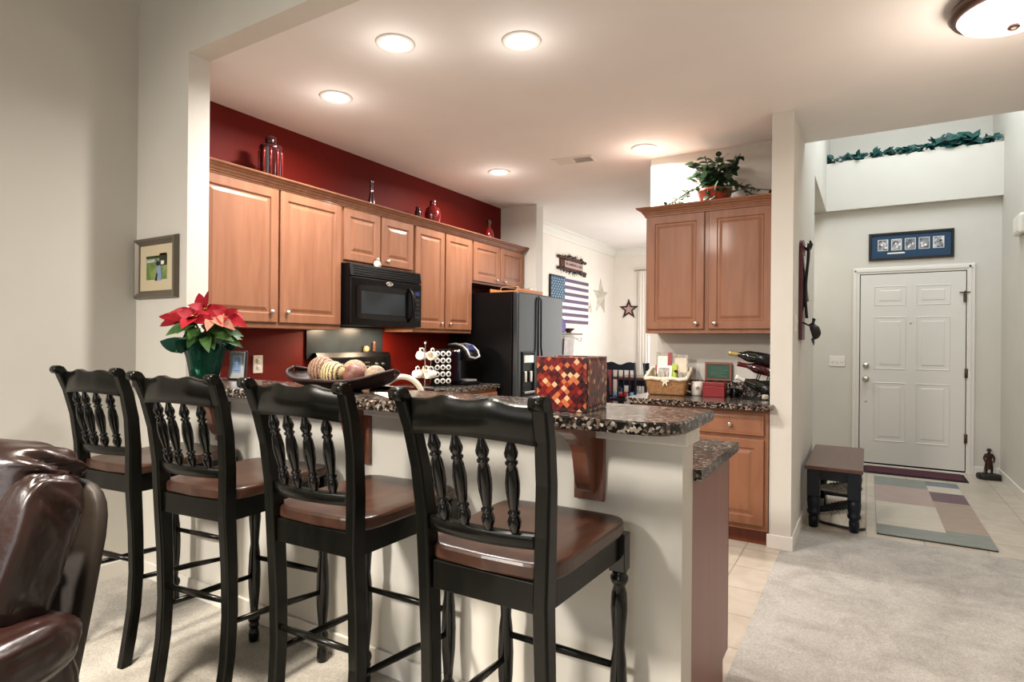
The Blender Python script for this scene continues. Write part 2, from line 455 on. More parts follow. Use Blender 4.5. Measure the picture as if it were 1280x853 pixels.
def RY(a): return Matrix.Rotation(RAD(a), 4, 'Y')
def RZ(a): return Matrix.Rotation(RAD(a), 4, 'Z')
def TR(x, y, z): return Matrix.Translation((x, y, z))
def simple(name, label, cat, mb, mat, loc=(0, 0, 0), rz=0.0, group=None):
    o = mb.build(name, mat); o.location = loc; o.rotation_euler = (0, 0, RAD(rz))
    return tag(o, label, cat, group)

# ------------------------------------------------------------------ the setting
ZC = 2.776; ZT = 4.3
XL = -3.49          # red kitchen wall and dining wall face
YJ, YK = 1.71, 1.825
XP0, XP1 = -0.531, -0.403
XR = 1.127
YD = 7.45
b = MB(); b.box(XL, XP0 + 0.07, 1.77, 8.9, -0.05, 0.0); b.box(XP0 + 0.07, XR, 4.65, YD + .1, -0.05, 0.0)
fl = struct('floor', b, 'tile')
b = MB(); b.box(-3.6, XP0 + 0.07, -3.5, 1.77, -0.05, 0.004); b.box(XP0 + 0.07, XR, -3.5, 4.65, -0.05, 0.004)
cp = struct('floor_carpet', b, 'carpet')

b = MB(); b.box(-3.6, -3.49, -3.5, YJ, 0, ZT); struct('wall_left', b, 'wall')
b = MB(); b.box(-3.6, XL, YJ, 5.495, 0, 3.0); struct('wall_kitchen', b, 'red')
b = MB(); b.box(-3.6, XL, 5.495, 8.95, 0.92, 3.0); struct('wall_dining', b, 'wall_white')
b = MB(); b.box(-3.6, XL + 0.004, 5.645, 8.9, 0.0, 0.90); struct('wall_dining_wainscot', b, 'redwood')
b = MB(); b.box(XL, XL + 0.022, 5.645, 8.9, 0.90, 0.95, 0.005); struct('trim_1', b, 'trim')
b = MB(); b.box(-3.49, -2.996, YJ, YK, 0, ZC); b.box(-3.49, XR, YJ, YK, ZC, ZT); struct('wall_divider', b, 'wall')
b = MB(); b.box(-2.996, -0.455, YJ, YK, 0, 1.064); struct('wall_knee', b, 'wall')
# moulding under the bar granite
b = MB(); b.box(-2.996, -0.437, YJ - 0.02, YJ, 1.004, 1.064, 0.006); b.box(-0.455, -0.437, YJ, YK + 0.01, 1.004, 1.064, 0.004); struct('trim_2', b, 'trim')
b = MB(); b.box(XL, -3.039, 5.495, 5.643, 0, ZC); struct('wall_fridge', b, 'wall')
b = MB(); b.box(-1.498, XP0, 4.60, 4.71, 0, ZC); struct('wall_nook', b, 'wall')
b = MB(); b.box(XP0, XP1, 4.056, 5.727, 0, ZC); b.box(XP0, XP1, 4.80, 7.372, ZC, ZT); struct('wall_pier', b, 'wall')
b = MB(); b.box(-1.5, XR, YD, YD + 0.12, 0, ZC); struct('wall_front', b, 'wall')
b = MB(); b.box(XR, XR + 0.1, -3.5, 8.1, 0, ZT); struct('wall_right', b, 'wall')
b = MB(); b.box(-1.5, -1.4, 4.71, 8.9, 0, ZC); struct('wall_hall', b, 'wall')
b = MB(); b.box(-3.6, -1.4, 8.9, 9.0, 0, ZC); struct('wall_far', b, 'wall_white')
b = MB(); b.box(-3.6, XR + .1, -3.6, -3.5, 0, ZT); struct('wall_back', b, 'wall')
# kitchen ceiling (L shaped) and the raised ceilings
b = MB(); b.prism([(-3.6, YK), (XR, YK), (XR, 4.787), (XP0 + .02, 4.787), (XP0 + .02, 9.0), (-3.6, 9.0)], ZC, ZC + 0.12, 'z'); struct('ceiling', b, 'ceiling')
b = MB(); b.box(-3.6, XR + .1, -3.6, YK, ZT, ZT + .1); struct('ceiling_living', b, 'ceiling')
b = MB(); b.box(XP0, XR + .1, YK, 8.1, ZT + .12, ZT + .2); b.box(XP1, XR, 4.70, 4.787, ZC + .12, ZT + .12); struct('ceiling_foyer', b, 'ceiling')
# soffit with the plant ledge above the front door
b = MB(); b.box(XP1, XR, 7.372, 8.0, ZC, 3.302); struct('wall_foyer_soffit', b, 'wall')
b = MB(); b.box(XP1 - .1, XR, 8.0, 8.1, ZC, ZT + .12); struct('wall_foyer_upper', b, 'wall')
b = MB(); b.box(XP0, XP1, 7.372, 8.0, ZC, ZT + .12); struct('wall_foyer_side', b, 'wall')
# crown moulding of the dining room
def crown_poly(s=0.1):
    return [(0, 0), (s, 0), (s, -0.02), (s * .72, -s * .3), (s * .3, -s * .75), (0.018, -s), (0, -s)]
b = MB(); b.prism([(XL + a, ZC + z) for a, z in crown_poly(0.11)], 5.645, 8.9, 'y'); struct('trim_3', b, 'trim')
b = MB(); b.prism([(8.9 - a, ZC + z) for a, z in crown_poly(0.11)], XL, -1.5, 'x'); struct('trim_4', b, 'trim')
# baseboards
def baseboard(name, x0, x1, y0, y1, h=0.09):
    b = MB(); b.box(x0, x1, y0, y1, 0, h, 0.004); struct(name, b, 'trim')
baseboard('baseboard_left', -3.49, -3.475, -3.5, YJ)
baseboard('baseboard_knee', -3.475, -0.455, YJ - 0.014, YJ)
b = MB(); b.box(XP0 - .012, XP1 + .013, 4.043, 4.056, 0, .09, .004); b.box(XP1, XP1 + .013, 4.05, 5.735, 0, .09, .004); struct('baseboard_pier', b, 'trim')
b = MB(); b.box(-1.4, -0.145, YD - .014, YD, 0, .09, .004); b.box(0.915, XR, YD - .014, YD, 0, .09, .004); struct('baseboard_front', b, 'trim')
baseboard('baseboard_right', XR - .014, XR, -3.5, YD - .014)
# front door with casing
b = MB()
DX0, DX1, DT = -0.068, 0.846, 2.055
for (x0, x1) in ((DX0 - .075, DX0 - .008), (DX1 + .008, DX1 + .075)):
    b.box(x0, x1, YD - .02, YD - .001, 0, DT + .075, .005)
    b.box(x0 + .012, x1 - .03, YD - .028, YD - .018, 0, DT + .06, .004)
b.box(DX0 - .075, DX1 + .075, YD - .0205, YD - .001, DT + .008, DT + .078, .005)
b.box(DX0 - .06, DX1 + .06, YD - .028, YD - .018, DT + .03, DT + .062, .004)
b.box(DX0 - .01, DX1 + .01, YD - .03, YD - .001, 0.0, 0.014, .002)
struct('trim_5', b, 'trim')
b = MB(); b.mat('black_satin').box(DX0 - .008, DX1 + .008, YD - .006, YD - .0005, 0.014, DT + .008); struct('trim_6', b, 'black_satin')
b = MB()
b.box(DX0, DX1, YD - .018, YD - .008, 0.032, DT)
def six(b, y):
    W = DX1 - DX0
    cols = ((DX0 + .125, DX0 + .125 + .29), (DX1 - .125 - .29, DX1 - .125))
    for (z0, z1) in ((0.27, 0.90), (1.04, 1.60), (1.72, 1.93)):
        for c in cols:
            b.rings(c[0], c[1], z0, z1, [(0, y), (0.006, y - .004), (0.018, y + .006), (0.03, y + .006), (0.055, y - .003)], None)
six(b, YD - .0185)
dr = b.build('door_1', 'door'); dr['kind'] = 'structure'
b = MB(); b.lathe([(.033, 0), (.033, .006), (.014, .012), (.012, .03), (.026, .038), (.03, .05), (.024, .062), (0, .066)], 18); k = b.build('door_knob', 'nickel', dr, 'dark nickel round knob'); k.location = (-.013, YD - .018, .93); k.rotation_euler = (RAD(90), 0, 0)
b = MB(); b.lathe([(.031, 0), (.031, .008), (.026, .014), (.012, .014), (.012, .02), (0, .02)], 18); b.box(-.004, .004, -.014, .014, .02, .03, .002); k = b.build('deadbolt', 'nickel', dr, 'nickel deadbolt above the knob'); k.location = (-.013, YD - .018, 1.075); k.rotation_euler = (RAD(90), 0, 0)
b = MB(); b.lathe([(.012, 0), (.012, .004), (0, .006)], 12); k = b.build('alarm_contact', 'nickel', dr); k.location = (-.013, YD - .018, .69); k.rotation_euler = (RAD(90), 0, 0)
b = MB(); b.lathe([(.011, 0), (.011, .004), (.005, .004), (0, .002)], 12); k = b.build('peephole', 'nickel', dr); k.location = (.385, YD - .018, 1.53); k.rotation_euler = (RAD(90), 0, 0)
for z in (.36, 1.02):
    b = MB(); b.tube([(0, 0, -.05), (0, 0, .05)], .007, 8); b.box(-.012, .016, .0, .006, -.045, .045); k = b.build('hinge', 'bronze', dr, 'bronze hinge'); k.location = (DX1 + .004, YD - .027, z)
b = MB(); b.box(-.045, .045, -.006, .004, .045, .055, .002); b.box(-.012, .012, -.008, .004, -.05, .05, .003); b.tube([(0, -.008, .05), (0, -.02, .06)], .006, 8); k = b.build('security_latch', 'bronze', dr, 'bronze flip latch at the door edge'); k.location = (DX1 - .01, YD - .028, 1.79)
# dining window in the far wall, with blind and frame
b = MB(); b.box(-2.95, -2.90, 8.86, 8.9, .55, 2.36, .004); b.box(-1.85, -1.78, 8.86, 8.9, .55, 2.36, .004); b.box(-2.95, -1.78, 8.86, 8.9, 2.30, 2.37, .004); b.box(-2.95, -1.78, 8.85, 8.9, .52, .57, .004); b.box(-2.90, -1.85, 8.875, 8.893, 1.41, 1.45)
wn = struct('window_1', b, 'trim')
b = MB(); b.box(-2.90, -1.85, 8.885, 8.895, .57, 2.30); b.build('pane', 'window_glow', wn)
b = MB()
for k in range(46): b.tf(TR(-2.375, 8.865, .60 + k * .037) @ RX(35)); b.box(-.51, .51, -.014, .014, -.001, .001)
b.tf(); b.build('blind', 'white_plastic', wn)

# ------------------------------------------------------------------ cabinets
def knob(parent, x, y, z, mat='nickel'):
    b = MB(); b.tf(TR(x, y, z) @ RX(90)); b.lathe([(.006, 0), (.006, .012), (.015, .018), (.016, .024), (.01, .03), (0, .031)], 14)
    return b.build('knob', mat, parent, 'brushed nickel round knob')
DOORP = [(0, 0.003), (0.004, 0), (0.055, 0), (0.062, 0.008), (0.072, 0.008), (0.092, 0.001), (0.1, 0.001)]
def cabinet(name, label, loc, rz, w, h, d, doors, drawers=(), toe=0.0, body='maple', group=None, gap=0.012):
    """local frame: x along the wall, front faces -y at y=-d, z up. doors: (x0,x1,z0,z1,knob x,knob z)"""
    t = thing(name, label, 'cabinet', loc, rz, group)
    b = MB(); b.box(0, w, -d, 0, toe, h, 0.001)
    b.build('carcass', body, t)
    if toe:
        b = MB(); b.box(0.0, w, -d + .05, 0, 0, toe); b.build('toe_kick', 'maple_dark', t)
    for (x0, x1, z0, z1, kx, kz) in doors:
        b = MB(); b.rings(x0, x1, z0, z1, [(i, y - d - .019) for i, y in DOORP], -d - .0005)
        o = b.build('door', 'maple', t)
        if kx is not None: knob(o, kx, -d - .019, kz)
    for (x0, x1, z0, z1) in drawers:
        b = MB(); b.rings(x0, x1, z0, z1, [(0, -d - .015), (.004, -d - .019), (.012, -d - .019), (.02, -d - .021), (.03, -d - .021)], -d - .0005)
        o = b.build('drawer', 'maple', t); knob(o, (x0 + x1) / 2, -d - .021, (z0 + z1) / 2)
    return t
XW = XL + 0.002
ZB, UH = 1.373, 0.893          # underside and height of the upper cabinets
UD = 0.305                      # depth without the door
cabinet('upper_cabinet', 'tall two door maple wall cabinet beside the white wall end and above the poinsettia', (XW, 1.83, ZB), 90, 1.078, UH, UD,
        [(.03, .555, .035, UH - .025, .50, .10), (.568, 1.068, .035, UH - .025, .615, .10)])
cabinet('upper_cabinet', 'short two door maple wall cabinet directly above the black microwave', (XW, 2.910, 1.852), 90, .764, UH - .479, UD,
        [(.015, .372, .02, UH - .479 - .025, .325, .055), (.392, .750, .02, UH - .479 - .025, .44, .055)])
cabinet('upper_cabinet', 'tall narrow two door maple wall cabinet above the coffee maker', (XW, 3.676, ZB), 90, .826, UH, UD,
        [(.015, .40, .03, UH - .025, .35, .075), (.418, .812, .03, UH - .025, .47, .075)])
cabinet('upper_cabinet', 'short two door maple wall cabinet above the black refrigerator', (XW, 4.504, 1.852), 90, .966, UH - .479, UD,
        [(.015, .47, .02, UH - .479 - .025, .40, .05), (.49, .945, .02, UH - .479 - .025, .55, .05)])
def crown(name, label, segs, z):
    prof = [(0, 0), (.010, .0), (.010, .010), (.016, .012), (.018, .022), (.024, .024), (.030, .036), (.044, .044), (.046, .050), (.056, .052), (.062, .058), (.064, .066), (0, .066)]
    b = MB()
    for (p0, p1, nrm0, nrm1) in segs:   # sweep with mitred ends: nrm = outward direction (x,y) at each end
        A = [b.v((p0[0] + nrm0[0] * o, p0[1] + nrm0[1] * o, z + h)) for o, h in prof]
        B = [b.v((p1[0] + nrm1[0] * o, p1[1] + nrm1[1] * o, z + h)) for o, h in prof]
        n = len(prof)
        for k in range(n): b.f([A[k], A[(k + 1) % n], B[(k + 1) % n], B[k]], False)
        b.f(A[::-1]); b.f(B)
    return simple(name, label, 'moulding', b, 'maple')
xf = XW + UD + .003
zc = ZB + UH - .022
crown('crown_moulding', 'long maple crown moulding along the tops of the wall cabinets on the red wall',
      [((xf, 1.83), (xf, 5.42), (1, 0), (1, 1)), ((xf, 5.42), (xf - .10, 5.42), (1, 1), (0, 1))], zc + .0)
# top deck behind the crown so that the vases stand on wood
b = MB(); b.box(XW, xf, 1.83, 5.42, zc + .024, zc + .040); simple('cabinet_top_deck', 'maple deck board on top of the wall cabinets behind the crown moulding', 'board', b, 'maple')

# nook cabinets by the pier
YN = 4.598
NX0, NX1 = -1.432, -0.535
cabinet('upper_cabinet', 'two door maple wall cabinet with the potted ivy on top', (NX0, YN, ZB), 0, NX1 - NX0, UH, UD - .01,
        [(.015, .43, .03, UH - .025, .38, .07), (.462, .883, .03, UH - .025, .51, .07)])
yn = YN - UD + .01 - .003
crown('crown_moulding', 'short maple crown moulding under the potted ivy',
      [((NX0, YN - .002), (NX0, yn), (-1, 0), (-1, -1)), ((NX0, yn), (NX1, yn), (-1, -1), (0, -1))], zc)
b = MB(); b.box(NX0, NX1, yn, YN, zc + .024, zc + .040); simple('cabinet_top_deck', 'maple deck board that the potted ivy stands on', 'board', b, 'maple')
cabinet('base_cabinet', 'maple base cabinet with drawers under the nook counter beside the white pier', (NX0, YN, 0), 0, NX1 - NX0, .878, .555,
        [(.015, .43, .135, .685, .38, .63), (.462, .872, .135, .685, None, 0)], [(.015, .43, .71, .845), (.462, .872, .71, .845)], toe=.10)
b = MB(); b.prism([(NX0 - .03, 3.965), (-.508, 3.965), (-.508, 4.052), (NX1 + .002, 4.052), (NX1 + .002, YN), (NX0 - .03, YN)], .880, .915, 'z'); simple('granite_counter', 'speckled granite worktop in the nook holding the basket and bottles', 'worktop', b, 'granite')
b = MB(); b.box(NX0 - .03, NX1 + .002, YN - .02, YN, .9155, 1.02, .003); simple('granite_backsplash', 'low granite backsplash strip behind the nook basket and bottles', 'backsplash', b, 'granite')

# base run on the red wall, range, peninsula
BX = XW
cabinet('base_cabinet', 'maple corner base cabinet on the red wall left of the stove', (BX, 1.84, 0), 90, 1.065, .878, .60, [(.63, 1.05, .135, .845, .98, .78)], toe=.10)
cabinet('base_cabinet', 'maple base cabinet under the mug tree and coffee maker', (BX, 3.682, 0), 90, .82, .878, .60,
        [(.015, .40, .135, .685, .36, .63), (.42, .805, .135, .685, .46, .63)], [(.015, .40, .71, .845), (.42, .805, .71, .845)], toe=.10)
b = MB(); b.box(XW, -2.855, 3.682, 4.512, .880, .915, .004); simple('granite_counter', 'speckled granite worktop under the mug tree and coffee maker', 'worktop', b, 'granite')
b = MB(); b.prism([(XW, 1.83), (-0.430, 1.83), (-0.430, 2.433), (-2.855, 2.433), (-2.855, 2.904), (XW, 2.904)], .880, .915, 'z')
simple('granite_counter', 'lower speckled granite worktop on the kitchen side of the bar', 'worktop', b, 'granite')
# peninsula base cabinets facing the kitchen, with the mauve end panel
t = thing('peninsula_cabinet', 'maple base cabinet run on the kitchen side of the bar with brown end panel', 'cabinet', (-.462, 1.828, 0), 180)
b = MB(); b.box(.012, 2.35, -.55, 0, .10, .878); b.build('carcass', 'maple', t)
b = MB(); b.box(.012, 2.35, -.48, 0, 0, .10); b.build('toe_kick', 'maple_dark', t)
b = MB(); b.prism([(-.575, .10), (-.575, .878), (0, .878), (0, 0), (-.50, 0), (-.50, .10)], 0, .012, 'x'); b.build('end_panel', 'panel', t, 'smooth mauve brown end panel')
b = MB(); b.box(0.0, .016, -.592, -.575, .10, .878, .001); b.build('face_stile', 'maple_dark', t)
for k in range(4):
    x0 = .03 + k * .58
    b = MB(); b.rings(x0, x0 + .55, .135, .845, [(i, y - .57) for i, y in DOORP], -.5505); o = b.build('door', 'maple', t); knob(o, x0 + (.5 if k % 2 == 0 else .05), -.57, .78)

# bar top: front edge overhangs, rounded front corner
def bar_top():
    b = MB(); pts = [(-2.992, 1.45), (-0.49, 1.45)]
    for k in range(1, 9):
        a = -90 + k * 90 / 8; pts.append((-0.49 + .09 * cos(RAD(a)), 1.54 + .09 * sin(RAD(a))))
    pts += [(-.40, 1.85), (-2.992, 1.85)]
    n = len(pts)
    def ring(ins, z):
        cx, cy = -1.7, 1.65
        return [b.v((x + (ins if x < cx else -ins), y + (ins if y < cy else -ins), z)) for x, y in pts]
    R = [ring(0.004, 1.065), ring(0, 1.069), ring(0, 1.095), ring(.005, 1.1)]
    for p, q in zip(R, R[1:]):
        for k in range(n): b.f([p[k], p[(k + 1) % n], q[(k + 1) % n], q[k]], False)
    b.f(R[0][::-1]); b.f(R[-1])
    return b
simple('bar_counter', 'long raised granite bar top behind the four stools', 'worktop', bar_top(), 'granite')
# corbels
def corbel(x, label):
    t = thing('corbel', label, 'bracket', (x, YJ, 0), 0, 'corbels under the bar')
    b = MB(); b.box(-.05, .05, -.018, -.001, .81, 1.003, .002); b.build('back_plate', 'corbel', t)
    b = MB()
    pts = [(-.0215, 1.064), (-.205, 1.064), (-.205, 1.052), (-.19, 1.042), (-.165, 1.030), (-.135, 1.014), (-.110, .995), (-.093, .970), (-.083, .935), (-.075, .90), (-.066, .872), (-.052, .850), (-.036, .838), (-.0185, .836), (-.0185, 1.0035), (-.0215, 1.0035)]
    b.prism(pts, -.024, .024, 'x'); b.build('scroll_arm', 'corbel', t)
corbel(-.742, 'wooden corbel under the bar beside the nearest stool')
corbel(-1.735, 'wooden corbel under the bar between the two nearest stools')
corbel(-2.66, 'wooden corbel under the bar near the wall behind the farthest stools')

# ------------------------------------------------------------------ range, microwave, refrigerator
t = thing('kitchen_range', 'black electric range with knobs and cyan clock on its backguard', 'stove', (XW, 2.912, 0), 90)
W = .762
b = MB(); b.box(0, W, -.62, -.02, .05, .905, .004); b.build('body', 'black_gloss', t)
b = MB(); b.box(-.002, W + .002, -.645, -.075, .9055, .918, .004); b.build('cooktop', 'black_glass', t)
b = MB(); b.box(.03, W - .03, -.65, -.6205, .22, .80, .01); o = b.build('oven_door', 'black_glass', t)
b = MB(); b.tube([(.06, -.655, .76), (.06, -.69, .77), (W - .06, -.69, .77), (W - .06, -.655, .76)], .012, 8); b.build('handle', 'black_satin', o)
b = MB(); b.prism([(-.0745, .9055), (-.02, .9055), (-.02, 1.205), (-.052, 1.205), (-.0745, 1.17)], 0, W, 'x'); bgd = b.build('backguard', 'black_satin', t)
b = MB(); b.box(.10, W - .06, -.079, -.075, .98, 1.165, .002); b.build('control_panel', 'black_gloss', bgd)
for x, z in ((.145, 1.10), (.225, 1.10), (.59, 1.10), (.665, 1.10)):
    b = MB(); b.tf(TR(x, -.0795, z) @ RX(90)); b.lathe([(.026, 0), (.026, .006), (.019, .008), (.017, .026), (0, .027)], 16); b.box(-.004, .004, -.018, .018, .02, .031, .001)
    b.build('burner_knob', 'black_satin', bgd)
b = MB(); b.mat('cyan_screen').box(.355, .425, -.0815, -.0795, 1.095, 1.128, .0005); b.build('clock_display', 'cyan_screen', bgd, 'cyan lit clock display')
b = MB(); b.mat('steel')
for x in (.29, .31, .46, .48, .50): b.box(x, x + .010, -.0815, -.0795, 1.06, 1.07); b.box(x, x + .010, -.0815, -.0795, 1.09, 1.10); b.box(x, x + .010, -.0815, -.0795, 1.12, 1.13)
b.build('buttons', 'steel', bgd)
b = MB(); b.box(XW, XW + .014, 2.86, 3.64, 1.16, 1.402, .002); simple('splash_panel', 'dark slate coloured splash panel on the wall under the microwave', 'panel', b, 'slate')

t = thing('microwave', 'black over the range microwave with curved handle and silver oval badge', 'microwave', (XW, 2.913, 1.408), 90)
W, H, D = .758, .438, .375
b = MB(); b.box(0, W, -D, 0, 0, H, .003); b.build('case', 'black_satin', t)
b = MB(); b.box(.0, W, -D - .03, -D - .0005, .0, .345, .008); dr = b.build('door', 'black_gloss', t)
b = MB(); b.prism([(-D - .0005, .348), (-D - .028, .352), (-D - .014, .436), (-D - .0005, .436)], 0, W, 'x'); vent = b.build('vent_hood', 'black_satin', t)
b = MB()
for k in range(4):
    z = .366 + k * .018; y = -D - .0265 + (z - .352) * .165
    b.box(.03, W - .01, y - .0045, y + .004, z - .003, z + .004, .0015)
b.build('louvre', 'black_gloss', vent)
b = MB()
pts = [(.05, .06), (.06, .05), (.30, .04), (.50, .04), (.585, .05), (.595, .06), (.595, .275), (.585, .285), (.30, .298), (.06, .285), (.05, .275)]
b.prism([(x, z) for x, z in pts], -D - .0345, -D - .0305, 'y'); wdw = b.build('window', 'black_glass', dr)
b = MB(); b.box(.095, .555, -D - .0365, -D - .0348, .085, .245, .0006); b.build('screen_mesh', 'slate', wdw)
b = MB(); b.tube([(.60, -D - .031, .045), (.612, -D - .062, .075), (.620, -D - .075, .17), (.612, -D - .062, .265), (.60, -D - .031, .295)], [.012, .015, .016, .015, .012], 10); b.build('handle', 'black_gloss', dr)
b = MB(); b.box(.665, .738, -D - .0335, -D - .0305, .05, .29, .001); cpn = b.build('control_panel', 'black_glass', t)
b = MB(); b.mat('blue_screen').box(.675, .728, -D - .036, -D - .034, .25, .28, .0005); b.mat('slate')
for r in range(5):
    for c in range(3): b.box(.675 + c * .019, .688 + c * .019, -D - .0355, -D - .034, .07 + r * .034, .09 + r * .034)
b.build('keypad', 'slate', cpn)
b = MB(); b.tf(TR(.385, -D - .0305, .318) @ RX(90)); b.lathe([(.036, 0), (.036, .003), (.03, .005), (0, .005)], 24, sy=.52); bd = b.build('badge', 'chrome', t, 'silver oval badge')
b = MB(); b.tf(TR(.385, -D - .0358, .318)); b.tube([(-.024, 0, -.004), (-.008, 0, .006), (.008, 0, .005), (.022, 0, -.002)], .0018, 6); b.build('emblem_stroke', 'slate', bd)

t = thing('refrigerator', 'black side by side refrigerator with through door dispenser', 'refrigerator', (-3.44, 4.530, 0), 90)
W, D, H = .905, .69, 1.752
b = MB(); b.box(0, W, -D, 0, .03, H, .004); b.build('cabinet_body', 'black_satin', t)
b = MB(); b.box(.02, W - .02, -D - .02, -D - .0005, .0, .06, .003); b.build('toe_grille', 'black_satin', t)
for (x0, x1) in ((.003, .375), (.385, .902)):
    b = MB(); b.box(x0, x1, -D - .065, -D - .004, .065, H, .014, 3); o = b.build('door', 'fridge_front', t)
    hx = .352 if x0 < .1 else .408
    b = MB(); b.tube([(hx, -D - .064, 1.72), (hx, -D - .078, 1.70), (hx, -D - .080, 1.25), (hx - (.02 if x0 < .1 else -.02), -D - .095, 1.05), (hx - (.02 if x0 < .1 else -.02), -D - .095, .75), (hx, -D - .064, .55)], [.009, .009, .009, .011, .011, .009], 8); b.build('handle', 'black_satin', o)
    if x0 < .1:
        b = MB(); b.rings(.065, .305, .80, 1.21, [(0, -D - .072), (.012, -D - .076), (.02, -D - .076), (.024, -D - .066)], -D - .064); d = b.build('dispenser', 'black_satin', o)
        b = MB(); b.box(.095, .275, -D - .079, -D - .0665, 1.105, 1.175, .004); b.build('dispenser_panel', 'steel', d)
        b = MB(); b.box(.10, .14, -D - .085, -D - .067, .93, 1.03, .004); b.box(.20, .24, -D - .085, -D - .067, .93, 1.03, .004); b.build('paddle', 'steel', d)
        b = MB(); b.box(.09, .28, -D - .092, -D - .067, .825, .845, .003); b.build('drip_tray', 'steel', d)
t = thing('serving_tray', 'orange wooden tray with wire handles on top of the black refrigerator', 'tray', (-2.86, 4.80, H + .001))
b = MB(); b.box(-.15, .15, -.24, .24, 0, .014, .003); b.box(-.15, -.138, -.24, .24, .0145, .035, .002); b.box(.138, .15, -.24, .24, .0145, .035, .002); b.build('board', 'tray_wood', t)
for y in (-.13, .13):
    b = MB(); b.tube([(-.10, y, .013), (-.10, y, .05), (-.07, y, .06), (.07, y, .06), (.10, y, .05), (.10, y, .013)], .004, 6); b.build('handle', 'chrome', t)

# ------------------------------------------------------------------ lamps of the room
def recessed(x, y, label, power):
    t = thing('recessed_light', label, 'light', (x, y, ZC), 0, 'recessed lights in the kitchen ceiling')
    b = MB(); b.lathe([(.098, -.0005), (.096, -.006), (.086, -.009), (.074, -.005), (.070, -.0005)], 32); b.build('trim_ring', 'trim', t)
    b = MB(); b.lathe([(0, -.0045), (.069, -.004), (.069, -.001), (0, -.001)], 28); b.build('lens', 'lens', t)
    d = bpy.data.lights.new('recessed_lamp', 'AREA'); d.shape = 'DISK'; d.size = .13; d.energy = power; d.color = (1.0, .94, .89); d.spread = RAD(165)
    o = bpy.data.objects.new('recessed_lamp', d); COL.objects.link(o); o.parent = t; o.location = (0, 0, -.012)
    d = bpy.data.lights.new('added_ceiling_glow', 'POINT'); d.energy = power * .045; d.color = (1.0, .92, .86); d.shadow_soft_size = .06  # extra point light added below the lens to brighten the ceiling
    o = bpy.data.objects.new('added_ceiling_glow', d); COL.objects.link(o); o.parent = t; o.location = (0, 0, -.16)
LP = 21
recessed(-2.012, 2.178, 'left one of the pair of recessed lights above the granite bar', LP)
recessed(-1.46, 2.473, 'right one of the pair of recessed lights above the bar, nearest the glass dome lamp', LP)
recessed(-2.765, 2.478, 'recessed light beside the red wall, nearest the white wall end', LP)
recessed(-2.75, 4.296, 'recessed light in front of the refrigerator cabinet', LP)
recessed(-1.457, 4.306, 'recessed light nearest the potted ivy', LP)
t = thing('flush_ceiling_lamp', 'round flush ceiling lamp with alabaster bowl and bronze rim', 'light', (.515, 3.19, ZC))
b = MB(); b.lathe([(.0, -.0005), (.175, -.0005), (.215, -.02), (.225, -.045), (.21, -.066), (.196, -.07), (.19, -.062), (0, -.05)], 40); b.build('rim', 'bronze', t)
b = MB(); b.lathe([(.196, -.066), (.18, -.088), (.14, -.108), (.08, -.122), (0, -.127)], 40); b.build('glass_bowl', 'dome_glass', t)
b = MB(); b.lathe([(.0, -.126), (.02, -.13), (.022, -.138), (.012, -.146), (.0, -.148)], 16); b.build('finial', 'bronze', t)
d = bpy.data.lights.new('dome_lamp', 'POINT'); d.energy = 9; d.color = (1, .84, .72); d.shadow_soft_size = .15
o = bpy.data.objects.new('dome_lamp', d); COL.objects.link(o); o.parent = t; o.location = (0, 0, -.36)
for y, nm in ((3.1, 'under_microwave_lamp'), (3.45, 'under_microwave_lamp')):
    d = bpy.data.lights.new(nm, 'AREA'); d.size = .1; d.energy = 7; d.color = (1, .75, .5)
    o = bpy.data.objects.new(nm, d); COL.objects.link(o); o.location = (-3.28, y, 1.40)
t = thing('ceiling_vent', 'white rectangular air vent in the kitchen ceiling', 'vent', (-2.04, 4.31, ZC), 8)
b = MB(); b.tf(RX(-90)); b.rings(-.17, .17, -.085, .085, [(0, .001), (.004, .008), (.022, .008), (.026, .004)]); b.build('frame', 'trim', t)
b = MB()
for k in range(7): b.tf(TR(0.075, -.054 + k * .018, -.0055) @ RX(30)); b.box(-.07, .07, -.007, .007, -.0008, .0008)
for k in range(7): b.tf(TR(-.075, -.054 + k * .018, -.0055) @ RX(-30)); b.box(-.07, .07, -.007, .007, -.0008, .0008)
b.build('slats', 'trim', t)
b = MB(); b.box(.002, .143, -.058, .058, -.0025, -.0015); b.build('dark_duct', 'frame_black', t)

